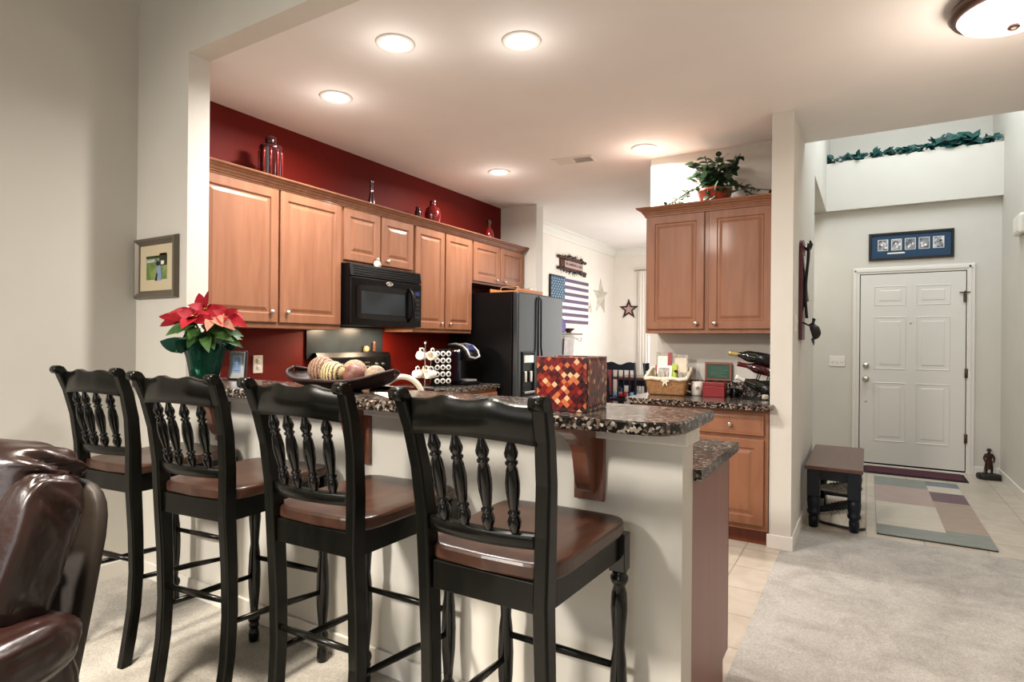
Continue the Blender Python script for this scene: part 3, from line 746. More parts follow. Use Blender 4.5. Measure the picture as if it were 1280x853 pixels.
# ------------------------------------------------------------------ bar stools
def make_stool():
    t = thing('bar_stool', 'stool', 'stool', (0, 0, 0), 0, 'bar stools along the bar')
    # rear posts (sabre legs running up into the back)
    side = [(0.0, -.030), (.10, -.012), (.22, .006), (.36, .014), (.52, .010), (.70, .0), (.86, -.006), (.98, -.020), (1.08, -.045), (1.15, -.072), (1.178, -.088)]
    hd = [.021, .022, .022, .023, .024, .026, .025, .023, .021, .020, .017]
    for s in (-1, 1):
        b = MB()
        def xc(z): return s * (.163 + .030 * max(0, (z - .72) / .46) ** 1.3)
        rings = []
        for (z, y), h in zip(side, hd):
            x = xc(z); w = .019
            c = .006
            rings.append([b.v(p) for p in ((x - w + c, y - h, z), (x + w - c, y - h, z), (x + w, y - h + c, z), (x + w, y + h - c, z), (x + w - c, y + h, z), (x - w + c, y + h, z), (x - w, y + h - c, z), (x - w, y - h + c, z))])
        for p, q in zip(rings, rings[1:]):
            for k in range(8): b.f([p[k], p[(k + 1) % 8], q[(k + 1) % 8], q[k]], k in (1, 3, 5, 7))
        b.f(rings[0][::-1]); b.f(rings[-1])
        # rolled ear at the top
        x = xc(1.17); b.tube([(x - .019, -.091, 1.166), (x + .019, -.091, 1.166)], .017, 14)
        b.build('back_post', 'black_wood', t)
    # crest rail: concave in plan, double hump on top
    def crest(b, z0f, z1f, x0, yc, sag, th, n=28):
        L = []
        for i in range(n + 1):
            u = i / n * 2 - 1; x = u * x0; y = yc - sag * (1 - u * u)
            L.append([b.v((x, y + th / 2, z0f(u))), b.v((x, y - th / 2, z0f(u))), b.v((x, y - th / 2 - .0, z1f(u) - .004)), b.v((x, y - th / 2 + .004, z1f(u))), b.v((x, y + th / 2 - .004, z1f(u))), b.v((x, y + th / 2, z1f(u) - .004))])
        for p, q in zip(L, L[1:]):
            for k in range(6): b.f([p[k], p[(k + 1) % 6], q[(k + 1) % 6], q[k]], k in (1, 5))
        b.f(L[0][::-1]); b.f(L[-1])
        return b
    hump = lambda u: 1.158 + .013 * (math.exp(-((abs(u) - .38) / .22) ** 2)) + .004 * math.exp(-(u / .15) ** 2)
    b = crest(MB(), lambda u: 1.080 - .010 * u * u, hump, .174, -.055, .022, .024); b.build('crest_rail', 'black_wood', t)
    b = crest(MB(), lambda u: .827, lambda u: .861, .150, -.006, .022, .024); b.build('lower_rail', 'black_wood', t)
    # turned spindles
    prof = [(.007, 0), (.008, .012), (.015, .03), (.0165, .04), (.013, .052), (.010, .056), (.015, .060), (.015, .064), (.010, .068), (.0115, .075), (.0165, .11), (.0175, .135), (.014, .165), (.0105, .176), (.015, .180), (.015, .184), (.010, .188), (.015, .197), (.0165, .205), (.012, .220), (.008, .232), (.006, .245)]
    L = 0.247
    for u in (-.68, -.23, .23, .68):
        b = MB(); y0 = -.006 - .022 * (1 - u * u); y1 = -.055 - .022 * (1 - u * u)
        p0 = Vector((u * .143, y0, .847)); p1 = Vector((u * .160, y1, 1.09)); d = p1 - p0
        q = d.to_track_quat('Z', 'Y').to_matrix().to_4x4(); q.translation = p0
        b.tf(q @ Matrix.Diagonal((1, 1, d.length / L, 1))); b.lathe(prof, 14)
        b.build('spindle', 'turned_black', t)
    # seat: rounded slab with a softly scooped top
    def outline(n=48):
        pts = []
        for i in range(n):
            a = 2 * pi * i / n; c, s_ = cos(a), sin(a)
            x = math.copysign(abs(c) ** .26, c); y = math.copysign(abs(s_) ** .26, s_)
            w = .190 + .022 * (y + 1) / 2
            yy = .235 + y * .235
            yy += -.012 * (1 - x * x) if y < 0 else .008 * (1 - x * x)
            pts.append((x * w, yy))
        return pts
    b = MB(); P = outline(); cxy = (0, .235); lv = [(.95, .749), (.99, .750), (1.0, .755), (1.0, .779), (.986, .785), (.93, .7865), (.7, .784), (.35, .779)]
    R = []
    for f, z in lv: R.append([b.v((x * f, cxy[1] + (y - cxy[1]) * f, z)) for x, y in P])
    for i, (p, q) in enumerate(zip(R, R[1:])):
        for k in range(len(P)): b.f([p[k], p[(k + 1) % len(P)], q[(k + 1) % len(P)], q[k]], i >= 4)
    c0 = b.v((0, .235, .778)); n = len(P)
    for k in range(n): b.f([R[-1][k], R[-1][(k + 1) % n], c0], True)
    b.f(R[0][::-1]); b.build('seat', 'seat_wood', t)
    # apron
    b = MB(); b.box(-.143, .143, -.012, .012, .677, .748, .002); b.build('apron', 'black_wood', t)
    b = MB(); b.box(-.165, .165, .425, .447, .680, .748, .002); b.build('apron', 'black_wood', t)
    for s in (-1, 1):
        b = MB(); b.prism([(s * .171, .027), (s * .198, .416), (s * .178, .416), (s * .151, .027)], .678, .748, 'z'); b.build('apron', 'black_wood', t)
    # turned front legs
    prof = [(.017, 0), (.021, .006), (.022, .03), (.019, .05), (.016, .058), (.021, .066), (.021, .074), (.017, .08), (.023, .088), (.025, .1), (.022, .112), (.015, .122), (.018, .16), (.024, .23), (.0255, .30), (.022, .38), (.017, .42), (.020, .47), (.0245, .53), (.022, .575), (.016, .595), (.022, .603), (.026, .613), (.026, .622), (.019, .630), (.024, .640)]
    for s in (-1, 1):
        b = MB(); b.lathe(prof, 18, (s * .189, .436, 0)); b.box(s * .189 - .024, s * .189 + .024, .412, .460, .640, .748, .003)
        b.build('front_leg', 'turned_black', t)
        b = MB(); b.tube([(s * .163, .036, .328), (s * .176, .25, .305), (s * .188, .418, .283)], [.009, .0125, .009], 10); b.build('stretcher', 'black_wood', t)
    b = MB(); b.tube([(-.146, .012, .402), (0, .012, .402), (.146, .012, .402)], [.009, .012, .009], 10); b.build('stretcher', 'black_wood', t)
    b = MB(); b.tube([(-.169, .436, .36), (0, .436, .36), (.169, .436, .36)], [.010, .013, .010], 10, flat=.8); b.build('footrest', 'black_wood', t)
    return t
stool = make_stool()
SPOTS = [((-.787, 1.175, .0), 1.5, 'black bar stool nearest the viewer, in front of the woven red box'),
         ((-1.405, 1.19, .0), 3, 'black bar stool in front of the bowl of decorative balls'),
         ((-2.01, 1.18, .0), 7, 'black bar stool in front of the poinsettia, between two other stools'),
         ((-2.67, 1.205, .0), 7, 'black bar stool farthest from the viewer, behind the leather recliner')]
for i, (loc, rz, lab) in enumerate(SPOTS):
    loc = (loc[0], loc[1], 0.005)
    if i == 0:
        stool.location = loc; stool.rotation_euler = (0, 0, RAD(rz)); stool['label'] = lab
    else:
        dup(stool, loc, rz, lab)

# ------------------------------------------------------------------ leather recliner
t = thing('recliner', 'dark brown leather recliner in the near left corner', 'armchair', (-1.995, .262, .006), 20)
b = MB(); b.super((0, -.05, .27), (.36, .46, .20), .35, .35, 40, 16, .01, 3); b.build('base', 'leather', t)
b = MB(); b.super((-.02, -.14, .46), (.235, .40, .115), .45, .5, 36, 16, .02, 4); b.build('seat_cushion', 'leather', t)
def bolster(b, c, s, seed, tuck=.05, n=64, m=36):
    rnd = random.Random(seed); ph = [rnd.uniform(0, 6.28) for _ in range(6)]
    def pw(a, e): return math.copysign(abs(a) ** e, a)
    def fn(u, w):
        t_ = -pi / 2 + pi * u; p = 2 * pi * w
        x = pw(cos(t_), .45) * pw(cos(p), .55); y = pw(cos(t_), .45) * pw(sin(p), .55); z = pw(sin(t_), .55)
        ed = max(0, abs(x) - .72) / .28; top = max(0, z - .55) / .45
        k = 1 + tuck * ed * sin(16 * z + 5 * y + ph[0]) + .03 * top * sin(14 * x + ph[1]) + .012 * sin(5 * x + 7 * z + ph[2])
        return (c[0] + s[0] * x * k, c[1] + s[1] * y * k, c[2] + s[2] * z * k)
    b.grid(fn, m, n, True, True); return b
b = MB(); b.tf(TR(-.03, .22, 0) @ RX(-13)); bolster(b, (0, .0, .62), (.25, .11, .20), 5); b.build('back_cushion', 'leather', t)
b = MB(); b.tf(TR(-.02, .22, 0) @ RX(-13)); bolster(b, (0, -.02, .895), (.285, .125, .13), 9, .07); b.build('headrest_cushion', 'leather', t)
b = MB(); b.tf(TR(0, .24, 0) @ RX(-13)); b.super((0, .06, .56), (.335, .028, .37), .35, .35, 32, 16, .0, 6); b.build('back_shell', 'leather_side', t, 'dull brown leather back')
for s in (-1, 1):
    b = MB(); b.tf(TR(s * .295, .235, .60) @ RX(-16) @ RY(s * 5)); bolster(b, (0, .0, .15), (.062, .085, .20), 7 + s, .05); b.build('wing', 'leather', t)
    b = MB(); b.tf(TR(s * .36, .0, 0)); b.super((0, -.10, .34), (.085, .44, .22), .4, .4, 36, 18, .01, 11 + s); bolster(b, (0, -.105, .54), (.105, .45, .08), 13 + s, .02); b.build('arm', 'leather', t)

# ------------------------------------------------------------------ things on the bar
def poinsettia():
    rnd = random.Random(11)
    t = thing('poinsettia', 'red poinsettia in a green foil wrapped pot on the bar', 'plant', (-2.745, 1.66, 1.101))
    b = MB(); n = 36; prof = [(.060, 0), (.064, .004), (.072, .06), (.083, .12), (.098, .165), (.118, .195)]
    R = []
    for i, (r, z) in enumerate(prof):
        R.append([b.v((cos(2 * pi * k / n) * (r * (1 + .06 * i / 5 * sin(9 * 2 * pi * k / n))), sin(2 * pi * k / n) * r * (1 + .06 * i / 5 * sin(9 * 2 * pi * k / n + 1)), z + (.014 * sin(7 * 2 * pi * k / n) if i == 5 else 0))) for k in range(n)])
    for p, q in zip(R, R[1:]):
        for k in range(n): b.f([p[k], p[(k + 1) % n], q[(k + 1) % n], q[k]], True)
    b.f(R[0][::-1])
    # foil points flaring outward, two large ones to the left, one tall at the back
    for a, L, W, up in ((200, .19, .09, .25), (175, .09, .08, .5), (350, .10, .07, .5), (100, .14, .12, 2.0), (60, .08, .09, 1.2), (270, .07, .08, .7)):
        d = Vector((cos(RAD(a)), sin(RAD(a)), up)); b.leaf((cos(RAD(a)) * .085, sin(RAD(a)) * .085, .15), d, (.5, -.7, .4), L, W, .1, .2)
    b.build('foil_pot', 'foil', t)
    b = MB(); b.lathe([(0, .150), (.085, .150), (.08, .158), (0, .160)], 20); b.build('soil', 'plank', t)
    b = MB()
    heads = [(-.10, -.03, .315), (.0, .0, .335), (.12, .02, .305), (.05, -.09, .295), (-.03, .09, .31)]
    for hx, hy, hz in heads: b.tube([(hx * .2, hy * .2, .15), (hx * .5, hy * .5, .24), (hx, hy, hz)], [.006, .005, .004], 6)
    b.build('stems', 'stem', t)
    b = MB()
    for hi, (hx, hy, hz) in enumerate(heads):
        for k in range(11):
            a = k * 2 * pi / 5.5 + rnd.uniform(-.2, .2) + hi; el = rnd.uniform(-.25, .30) if k < 6 else rnd.uniform(.2, .8)
            b.leaf((hx, hy, hz), (cos(a), sin(a), el), (.6, -.6, .55), rnd.uniform(.10, .14) * (1 if k < 6 else .6), rnd.uniform(.055, .072), rnd.uniform(.2, .5), .2)
    b.leaf((-.10, -.04, .30), (-.97, -.35, .12), (.4, -.8, .5), .17, .06, .12, .2)
    b.leaf((-.10, -.05, .29), (-.98, -.35, -.12), (.4, -.8, .5), .16, .045, .15, .2)
    b.leaf((.0, .0, .34), (-.1, .1, 1.0), (0, -1, 0), .10, .055, .1, .2); b.leaf((-.03, .0, .34), (-.5, .1, .8), (.5, -.8, .2), .11, .06, .1, .2)
    b.build('bracts', 'bract', t)
    b = MB()
    for a, el in ((-25, -.10), (-50, -.25), (5, -.30)): b.leaf((.11, -.02, .305), (cos(RAD(a)), sin(RAD(a)), el), (.5, -.6, .6), .12, .06, .35, .15)
    b.build('pale_bracts', 'bract_pink', t, 'pale pink bracts')
    b = MB()
    for k in range(36):
        a = rnd.uniform(0, 2 * pi); r0 = rnd.uniform(.02, .09); z = rnd.uniform(.21, .29)
        b.leaf((cos(a) * r0, sin(a) * r0, z), (cos(a), sin(a), rnd.uniform(-.6, .1)), (.5, -.6, .6), rnd.uniform(.08, .13), rnd.uniform(.05, .065), rnd.uniform(.3, .6), .15)
    b.build('leaves', 'leaf', t)
    b = MB()
    for hx, hy, hz in heads:
        for k in range(6): b.ball((hx + rnd.uniform(-.012, .012), hy + rnd.uniform(-.012, .012), hz + .012), .005, 6, 5)
    b.build('flower_beads', 'yellow', t)
poinsettia()

t = thing('digital_thermometer', 'small silver framed digital thermometer standing on the bar', 'thermometer', (-2.655, 1.77, 1.101), 25)
b = MB(); b.tf(RX(-6)); b.box(-.045, .045, -.009, .009, 0, .145, .006, 3); o = b.build('case', 'frame_black', t)
b = MB(); b.tf(RX(-6)); b.rings(-.039, .039, .006, .139, [(0, -.0095), (.002, -.012), (.004, -.012)], None); f = b.build('bezel', 'keurig_silver', t)
b = MB(); b.tf(RX(-6)); b.box(-.022, .022, -.0135, -.0121, .034, .114, .0005); l = b.build('display', 'lcd', f)
b = MB(); b.tf(RX(-6))
for (x, z) in ((-.012, .092), (.004, .092), (-.012, .062), (.004, .062)):
    b.box(x, x + .008, -.0142, -.0136, z, z + .002); b.box(x, x + .008, -.0142, -.0136, z + .015, z + .017); b.box(x + .008, x + .0095, -.0142, -.0136, z, z + .017); b.box(x, x + .0015, -.0142, -.0136, z + .008, z + .017)
b.box(-.014, .014, -.0142, -.0136, .044, .046)
b.build('digits', 'lcd_ink', l)

# woven boat bowl with balls
def bowl():
    t = thing('woven_bowl', 'dark woven boat shaped bowl on the bar', 'bowl', (-1.80, 1.655, 1.101), 4)
    b = MB()
    def sec(u, v, off):   # u along length -1..1, v across -1..1
        hw = .135 * (1 - abs(u) ** 2.6) ** .6 + .004
        z = .012 + .034 * abs(v) ** 2.2 * (1 - .25 * abs(u)) + .050 * abs(u) ** 3.0
        return (u * .265, v * hw, z * 1.0 + off)
    b.grid(lambda a, c: sec(a * 2 - 1, c * 2 - 1, 0), 40, 14); b.grid(lambda a, c: sec(a * 2 - 1, c * 2 - 1, -.008), 40, 14)
    b.build('shell', 'bowl', t)
    b = MB()
    for s in (-1, 1): b.tube([Vector(sec(k / 20 - 1 + k / 20, s, .0)) for k in range(21)], .0065, 7)
    b.build('rim', 'bowl', t)
    b = MB(); b.lathe([(.06, -.0005), (.07, .012), (0, .013)], 24, sx=1.5); b.build('foot', 'bowl', t)
bowl()
for (x, y, r, mt, lab) in ((-1.925, 1.665, .058, 'ball_brown', 'large brown and pink woven ball at the wall end of the bowl'),
                           (-1.805, 1.615, .050, 'ball_stripe', 'cream ball with dark wavy stripes in the bowl'),
                           (-1.79, 1.715, .052, 'ball_tan', 'pale brown woven ball at the back of the bowl'),
                           (-1.705, 1.635, .045, 'ball_plum', 'plum brown ball in the bowl beside the grey one'),
                           (-1.635, 1.675, .043, 'ball_grey', 'grey rattan ball at the faucet end of the bowl')):
    z = 1.116 + r + .003
    b = MB(); b.ball((0, 0, 0), r, 22, 16)
    simple('decorative_ball', lab, 'ball', b, mt, (x, y, z), random.Random(lab).uniform(0, 360), 'decorative balls in the bowl')

t = thing('woven_box', 'square red mosaic weave box on the bar beside the nearest stool', 'box', (-.768, 1.625, 1.101), 4)
b = MB(); b.box(-.078, .078, -.092, -.084, 0, .158, .001); b.box(-.078, .078, .084, .092, 0, .158, .001); b.box(-.078, -.070, -.084, .084, 0, .158, .001); b.box(.070, .078, -.084, .084, 0, .158, .001); b.box(-.07, .07, -.084, .084, 0, .006); b.build('sides', 'mosaic', t)
b = MB(); rnd = random.Random(3); cols = ['mosaic_a', 'mosaic_b', 'mosaic_c', 'mosaic_d', 'mosaic_e', 'mosaic_f']
for nm, c in zip(cols, ('#3a0c0c', '#701410', '#94301c', '#5a0e1a', '#bc6a40', '#dcb088')): M[nm] = base_mat('mosaic tile ' + c, c, .3, coat=.3)
def tiles(T, w):
    s = .0098
    for i in range(-12, 13):
        for j in range(-2, 26):
            cx = i * s * 1.0; cz = j * s * .98 + (.5 * s if 0 else 0)
            if (i + j) % 2: continue
            if abs(cx) > w - s or cz < s or cz > .158 - s: continue
            nm = rnd.choices(cols, (5, 6, 4, 4, 2, 2))[0]
            b.mat(nm).tf(T @ TR(cx, 0, cz) @ RY(45)); q = s * .70; b.box(-q, q, -.002, .0, -q, q, .0006, 1)
tiles(TR(0, -.0922, 0), .078); tiles(RZ(90) @ TR(0, -.0782, 0), .092); b.tf()
b.build('woven_pattern', None, t); 

t = thing('faucet', 'cream arched kitchen faucet rising behind the bar', 'faucet', (-1.86, 1.95, .916), 20)
b = MB(); b.lathe([(.028, 0), (.028, .008), (.018, .02), (.015, .05), (.0135, .12)], 18); b.build('base', 'faucet', t)
b = MB(); b.tube([(0, 0, .11)] + [(.095 - .095 * cos(RAD(a)), 0, .130 + .095 * sin(RAD(a))) for a in range(0, 181, 12)] + [(.19, 0, .09)], .0125, 12); b.build('spout', 'faucet', t)
b = MB(); b.tube([(0, -.014, .04), (0, -.05, .06), (-.01, -.075, .085)], [.009, .008, .007], 8); b.build('lever', 'faucet', t)
t = thing('remote_control', 'slim dark handset lying on the bar between the bowl and the faucet', 'remote', (-1.69, 1.80, 1.1005), 10)
b = MB(); b.box(-.075, .075, -.02, .02, 0, .014, .004); b.build('body', 'black_satin', t)
b = MB(); b.box(-.07, -.02, -.016, .016, .0142, .0155, .0005); b.build('label_strip', 'keurig_silver', t)

# ------------------------------------------------------------------ coffee corner on the red wall counter
ZCN = .916
t = thing('mug_tree', 'chrome mug tree on the counter beside the pod holder', 'mug tree', (-3.12, 3.765, ZCN))
b = MB(); b.lathe([(.075, 0), (.075, .006), (.01, .012), (.0, .012)], 24); b.build('base', 'chrome', t)
b = MB(); b.tube([(0, 0, .01), (0, 0, .36)], .006, 8); b.ball((0, 0, .37), .014, 10, 8); b.build('pole', 'chrome', t)
for z, off in ((.12, 0), (.27, 30)):
    for k in range(3):
        a = RAD(off + k * 120); b = MB(); b.tube([(0, 0, z + .02), (cos(a) * .04, sin(a) * .04, z + .025), (cos(a) * .062, sin(a) * .062, z + .05)], .003, 6); b.build('hook', 'chrome', t)
def mug(name, label, loc, rz, tilt=0, s=1.0, group=None, grey=False):
    t = thing(name, label, 'mug', loc, rz, group)
    b = MB(); b.tf(RY(tilt) @ Matrix.Scale(s, 4)); b.lathe([(.028, 0), (.036, .004), (.041, .05), (.042, .095), (.0385, .095), (.037, .05), (.03, .008), (0, .007)], 24); b.build('cup', 'white_ceramic', t)
    b = MB(); b.tf(RY(tilt) @ Matrix.Scale(s, 4)); b.tube([(.039, 0, .078), (.062, 0, .08), (.073, 0, .055), (.066, 0, .028), (.040, 0, .02)], .0065, 8); b.build('handle', 'white_ceramic', t)
    return t
mg = None; LABS = ['white mug on the mug tree, upper tier facing the stove', 'white mug on the mug tree, upper tier showing its open rim', 'white mug on the mug tree, upper tier beside the pod holder',
                   'white mug on the mug tree, lower tier facing the stove', 'white mug on the mug tree, lower tier in front', 'white mug on the mug tree, lower tier beside the pod holder']
for z, off in ((.12, 0), (.27, 30)):
    for k in range(3):
        a = RAD(off + k * 120); phi = off + k * 120 + (70, -60, 40)[k]
        ax = Vector((-cos(RAD(phi)), -sin(RAD(phi)), 0))
        p = Vector((-3.12 + cos(a) * .064, 3.765 + sin(a) * .064, ZCN + z + .053 - .071 * .86)) - ax * (.0475 * .86)
        m_ = mug('coffee_mug', LABS[(3 if z < .2 else 0) + k], p, 0, 0, .86, 'white mugs on the mug tree')
        m_.rotation_euler = (RZ(phi) @ RY(-90)).to_euler()
t = thing('pod_carousel', 'black coffee pod holder with rows of white pods beside the coffee maker', 'pod holder', (-3.10, 3.965, ZCN), 62)
b = MB(); b.box(-.085, .085, -.03, .09, 0, .012, .003); b.box(-.085, .085, .0, .06, .0125, .315, .004); b.build('frame', 'black_satin', t)
for s in (-1, 1): b = MB(); b.tube([(s * .088, .03, .0), (s * .088, .03, .318)], .005, 8); b.build('side_rail', 'chrome', t)
for r in range(5):
    for c in range(3):
        b = MB(); b.tf(TR(-.052 + c * .052, -.001, .045 + r * .058) @ RX(90)); b.mat('white_plastic').lathe([(.017, 0), (.022, .018), (.0235, .02), (.022, .022), (0, .0215)], 18); b.mat('slate').lathe([(0, .0217), (.013, .0222), (.013, .0228), (0, .023)], 14); b.build('coffee_pod', None, t)
t = thing('coffee_maker', 'black and silver single cup coffee maker beside the refrigerator', 'coffee maker', (-3.13, 4.24, ZCN), 78)
b = MB(); b.box(-.10, .12, -.16, .12, 0, .03, .01, 3); b.build('base', 'black_satin', t)
b = MB(); b.box(-.06, .12, -.01, .12, .0305, .30, .02, 3); b.build('column', 'black_gloss', t)
b = MB(); b.prism([(-.165, .215), (-.175, .25), (-.15, .30), (-.06, .345), (.06, .35), (.12, .335), (.12, .302), (-.01, .302), (-.02, .215)], -.055, .115, 'x', True); b.build('brew_head', 'black_satin', t)
b = MB(); b.tube([(-.03, .10, .352), (-.03, .0, .36), (-.03, -.09, .342), (-.03, -.155, .30), (-.03, -.18, .25), (.03, -.188, .235), (.09, -.18, .25), (.09, -.155, .30), (.09, -.09, .342), (.09, 0, .36), (.09, .10, .352)], .010, 8); b.build('handle_trim', 'keurig_silver', t, 'silver handle band')
b = MB(); b.tf(TR(.03, -.125, .327) @ RX(40)); b.box(-.042, .042, -.035, .035, 0, .006, .002); b.build('touch_screen', 'blue_screen', t)
b = MB(); b.box(-.105, -.062, -.12, .12, .031, .29, .012, 3); b.build('water_tank', 'tank', t)
b = MB(); b.tube([(-.086, -.118, .295), (-.086, .0, .30), (-.086, .118, .295)], .012, 8); b.build('tank_lid', 'chrome', t)
b = MB(); b.box(-.03, .09, -.15, -.02, .0305, .05, .006); b.build('drip_tray', 'keurig_silver', t)
t = thing('pepper_mill', 'small dark pepper mill on top of the stove backguard', 'mill', (-3.455, 3.52, 1.206))
b = MB(); b.lathe([(.016, 0), (.018, .01), (.013, .03), (.016, .05), (.013, .06), (.018, .075), (.008, .09), (0, .094)], 16); b.build('body', 'wood_mill', t)
t = thing('small_jug', 'small tan ceramic jug on the stove backguard beside the pepper mill', 'jug', (-3.455, 3.43, 1.206))
b = MB(); b.lathe([(.018, 0), (.022, .015), (.02, .03), (.016, .042), (.018, .048), (.0, .046)], 16); b.build('body', 'tan_shell', t)
b = MB(); b.tube([(0, .02, .04), (0, .035, .034), (0, .03, .016), (0, .02, .012)], .004, 6); b.build('handle', 'tan_shell', t)
t = thing('wall_outlet', 'white double outlet on the red wall behind the thermometer', 'outlet', (XL, 2.474, 1.135), 90)
b = MB(); b.box(-.036, .036, -.007, -.0005, -.06, .06, .003); b.build('plate', 'white_plastic', t)
for z in (-.022, .022):
    b = MB(); b.tf(TR(0, -.0072, z) @ RX(90)); b.mat('white_matte').lathe([(.017, 0), (.016, .002), (0, .002)], 16); b.mat('black_satin'); b.box(-.007, -.005, -.005, .006, .0022, .0026); b.box(.005, .007, -.005, .006, .0022, .0026); b.build('socket', None, t)
t = thing('apple_ornament', 'small white ornament hanging on the knob above the microwave', 'ornament', (-3.135, 3.223, 1.868), 90)
b = MB(); b.ball((0, 0, 0), .034, 18, 12, (1.05, .45, .9)); b.build('body', 'white_ceramic', t)
b = MB(); b.tube([(0, 0, .028), (.004, 0, .045)], .004, 6); b.leaf((0, 0, .034), (1, 0, .5), (0, -1, 0), .022, .012); b.build('stem', 'stem', t)
b = MB(); b.ball((.008, -.0155, -.004), .010, 10, 8, (1, .3, 1)); b.build('dot', 'mag_grey', t)

# ------------------------------------------------------------------ vases along the cabinet tops
ZV = zc + .0405
def vase(label, y, prof, mat, x=-3.27, extra=None, n=24, zs=1.4):
    t = thing('vase', label, 'vase', (x, y, ZV), 0, 'red glass vases along the cabinet tops')
    b = MB(); b.tf(Matrix.Diagonal((1, 1, zs, 1))); b.lathe(prof, n); b.build('body', mat, t)
    if extra: extra(t)
    return t
def flutes(t):
    b = MB()
    for k in range(10):
        a = 2 * pi * k / 10; b.tube([(cos(a) * .068, sin(a) * .068, .004), (cos(a) * .068, sin(a) * .068, .20), (cos(a) * .06, sin(a) * .06, .226)], .010, 6)
    b.build('flutes', 'red_glass', t)
    b = MB(); b.lathe([(.03, .2605), (.034, .27), (.034, .305), (.024, .312), (0, .312)], 20); b.build('stopper', 'dark_glass', t)
vase('tall square shouldered fluted vase on the cabinet top at the white wall end', 2.40, [(.066, 0), (.068, .01), (.068, .16), (.074, .168), (.066, .178), (.036, .184), (.0, .186)], 'dark_glass', extra=flutes)
vase('slim dark bottle vase on the cabinet top above the microwave', 3.29, [(.026, 0), (.03, .01), (.026, .05), (.014, .09), (.012, .14), (.018, .148), (.014, .152), (0, .150)], 'dark_glass', zs=1.62)
vase('round shouldered red vase with dark neck on the cabinet top', 4.035, [(.04, 0), (.05, .01), (.072, .055), (.074, .085), (.06, .115), (.03, .128), (.026, .15), (.034, .158), (.028, .16), (0, .156)], 'red_glass', zs=1.52)
vase('tiny dark jar beside the round red vase on the cabinet top', 3.835, [(.022, 0), (.028, .02), (.026, .05), (.018, .06), (.022, .068), (0, .066)], 'dark_glass', zs=2.2)
def capx(t):
    b = MB(); b.lathe([(.018, .0), (.014, .02), (.022, .04), (.026, .055), (.016, .07), (0, .072)], 18, (0, 0, .171)); b.build('stopper', 'dark_glass', t)
vase('small red decanter with black stopper near the refrigerator cabinet', 4.925, [(.045, 0), (.05, .01), (.052, .06), (.042, .095), (.02, .11), (.018, .122), (0, .122)], 'red_glass', extra=capx)

# ------------------------------------------------------------------ nook counter
ZN = .9155
t = thing('wicker_basket', 'cloth lined wicker basket full of magazines on the nook counter', 'basket', (-1.275, 4.375, ZN), 3)
b = MB()
def slab(x0, x1, y0, y1, f, zf, zb, th):   # open basket: front low, back high
    pass
W0, W1, D0, D1 = .130, .150, .085, .100
def side_pts(f): return None
P0 = [(-W0, -D0), (W0, -D0), (W0, D0), (-W0, D0)]; P1 = [(-W1, -D1), (W1, -D1), (W1, D1), (-W1, D1)]
ZS = [.115, .115, .185, .185]
rows = 9; R = []
for i in range(rows + 1):
    u = i / rows; ring = []
    for k in range(4):
        (ax, ay), (bx_, by_) = P0[k], P0[(k + 1) % 4]; (cx_, cy_), (dx_, dy_) = P1[k], P1[(k + 1) % 4]
        for j in range(10):
            s = j / 10; zt = ZS[k] + (ZS[(k + 1) % 4] - ZS[k]) * s
            wv = .003 * (1 if (i + j) % 2 else -1)
            x = (ax + (bx_ - ax) * s) * (1 - u) + (cx_ + (dx_ - cx_) * s) * u; y = (ay + (by_ - ay) * s) * (1 - u) + (cy_ + (dy_ - cy_) * s) * u
            nx, ny = ((0, -1), (1, 0), (0, 1), (-1, 0))[k]
            ring.append(b.v((x + nx * wv, y + ny * wv, .002 + zt * u)))
    R.append(ring)
for p, q in zip(R, R[1:]):
    for k in range(40): b.f([p[k], p[(k + 1) % 40], q[(k + 1) % 40], q[k]], True)
b.f(R[0][::-1]); b.build('weave', 'wicker', t)
b = MB(); path = []
for k in range(4):
    for j in range(6):
        s = j / 6; (x0, y0), (x1, y1) = P1[k], P1[(k + 1) % 4]; path.append((x0 + (x1 - x0) * s, y0 + (y1 - y0) * s, .006 + ZS[k] + (ZS[(k + 1) % 4] - ZS[k]) * s + .004 * sin(j * 2.1 + k)))
path.append(path[0]); b.tube(path, .014, 8)
inner = [[b.v((x * .93, y * .92, z)) for x, y, z in path[:-1]], [b.v((x * .86, y * .84, .02)) for x, y, z in path[:-1]]]
for k in range(24): b.f([inner[0][k], inner[0][(k + 1) % 24], inner[1][(k + 1) % 24], inner[1][k]], True)
b.f(inner[1]); b.build('liner', 'cloth', t, 'cream cloth liner')
b = MB()
for a, L in ((200, .035), (340, .035), (250, .05), (290, .05)): b.leaf((.0, -D1 - .014, .115), (cos(RAD(a)), -.1, sin(RAD(a))), (0, -1, 0), L, .016, .1)
b.ball((0, -D1 - .014, .115), .007, 8, 6); b.build('bow', 'cloth', t)
def card(name, label, x, y, z, w, h, mats, tilt, rz, cat='magazine'):
    b = MB(); b.mat(mats[0]).box(-w / 2, w / 2, -.003, .003, 0, h, .0008, 1)
    for mt, (a0, a1, c0, c1) in mats[1]: b.mat(mt).box(a0 * w, a1 * w, -.0042, -.0031, c0 * h, c1 * h)
    o = b.build(name, None); o.location = (x, y, z); o.rotation_euler = (RAD(-tilt), 0, RAD(rz)); return tag(o, label, cat, 'papers in the wicker basket')
card('magazine', 'white magazine with red spine at the back of the basket', -1.33, 4.43, ZN + .03, .12, .285, ('mag_grey', [('mag_red', (.25, .5, .0, .995)), ('white_matte', (-.4, .22, .35, .9))]), 4, 3)
card('magazine', 'grey patterned booklet at the back right of the basket', -1.205, 4.435, ZN + .03, .11, .27, ('mag_grey', [('cloth', (-.4, .4, .5, .9))]), 5, 4)
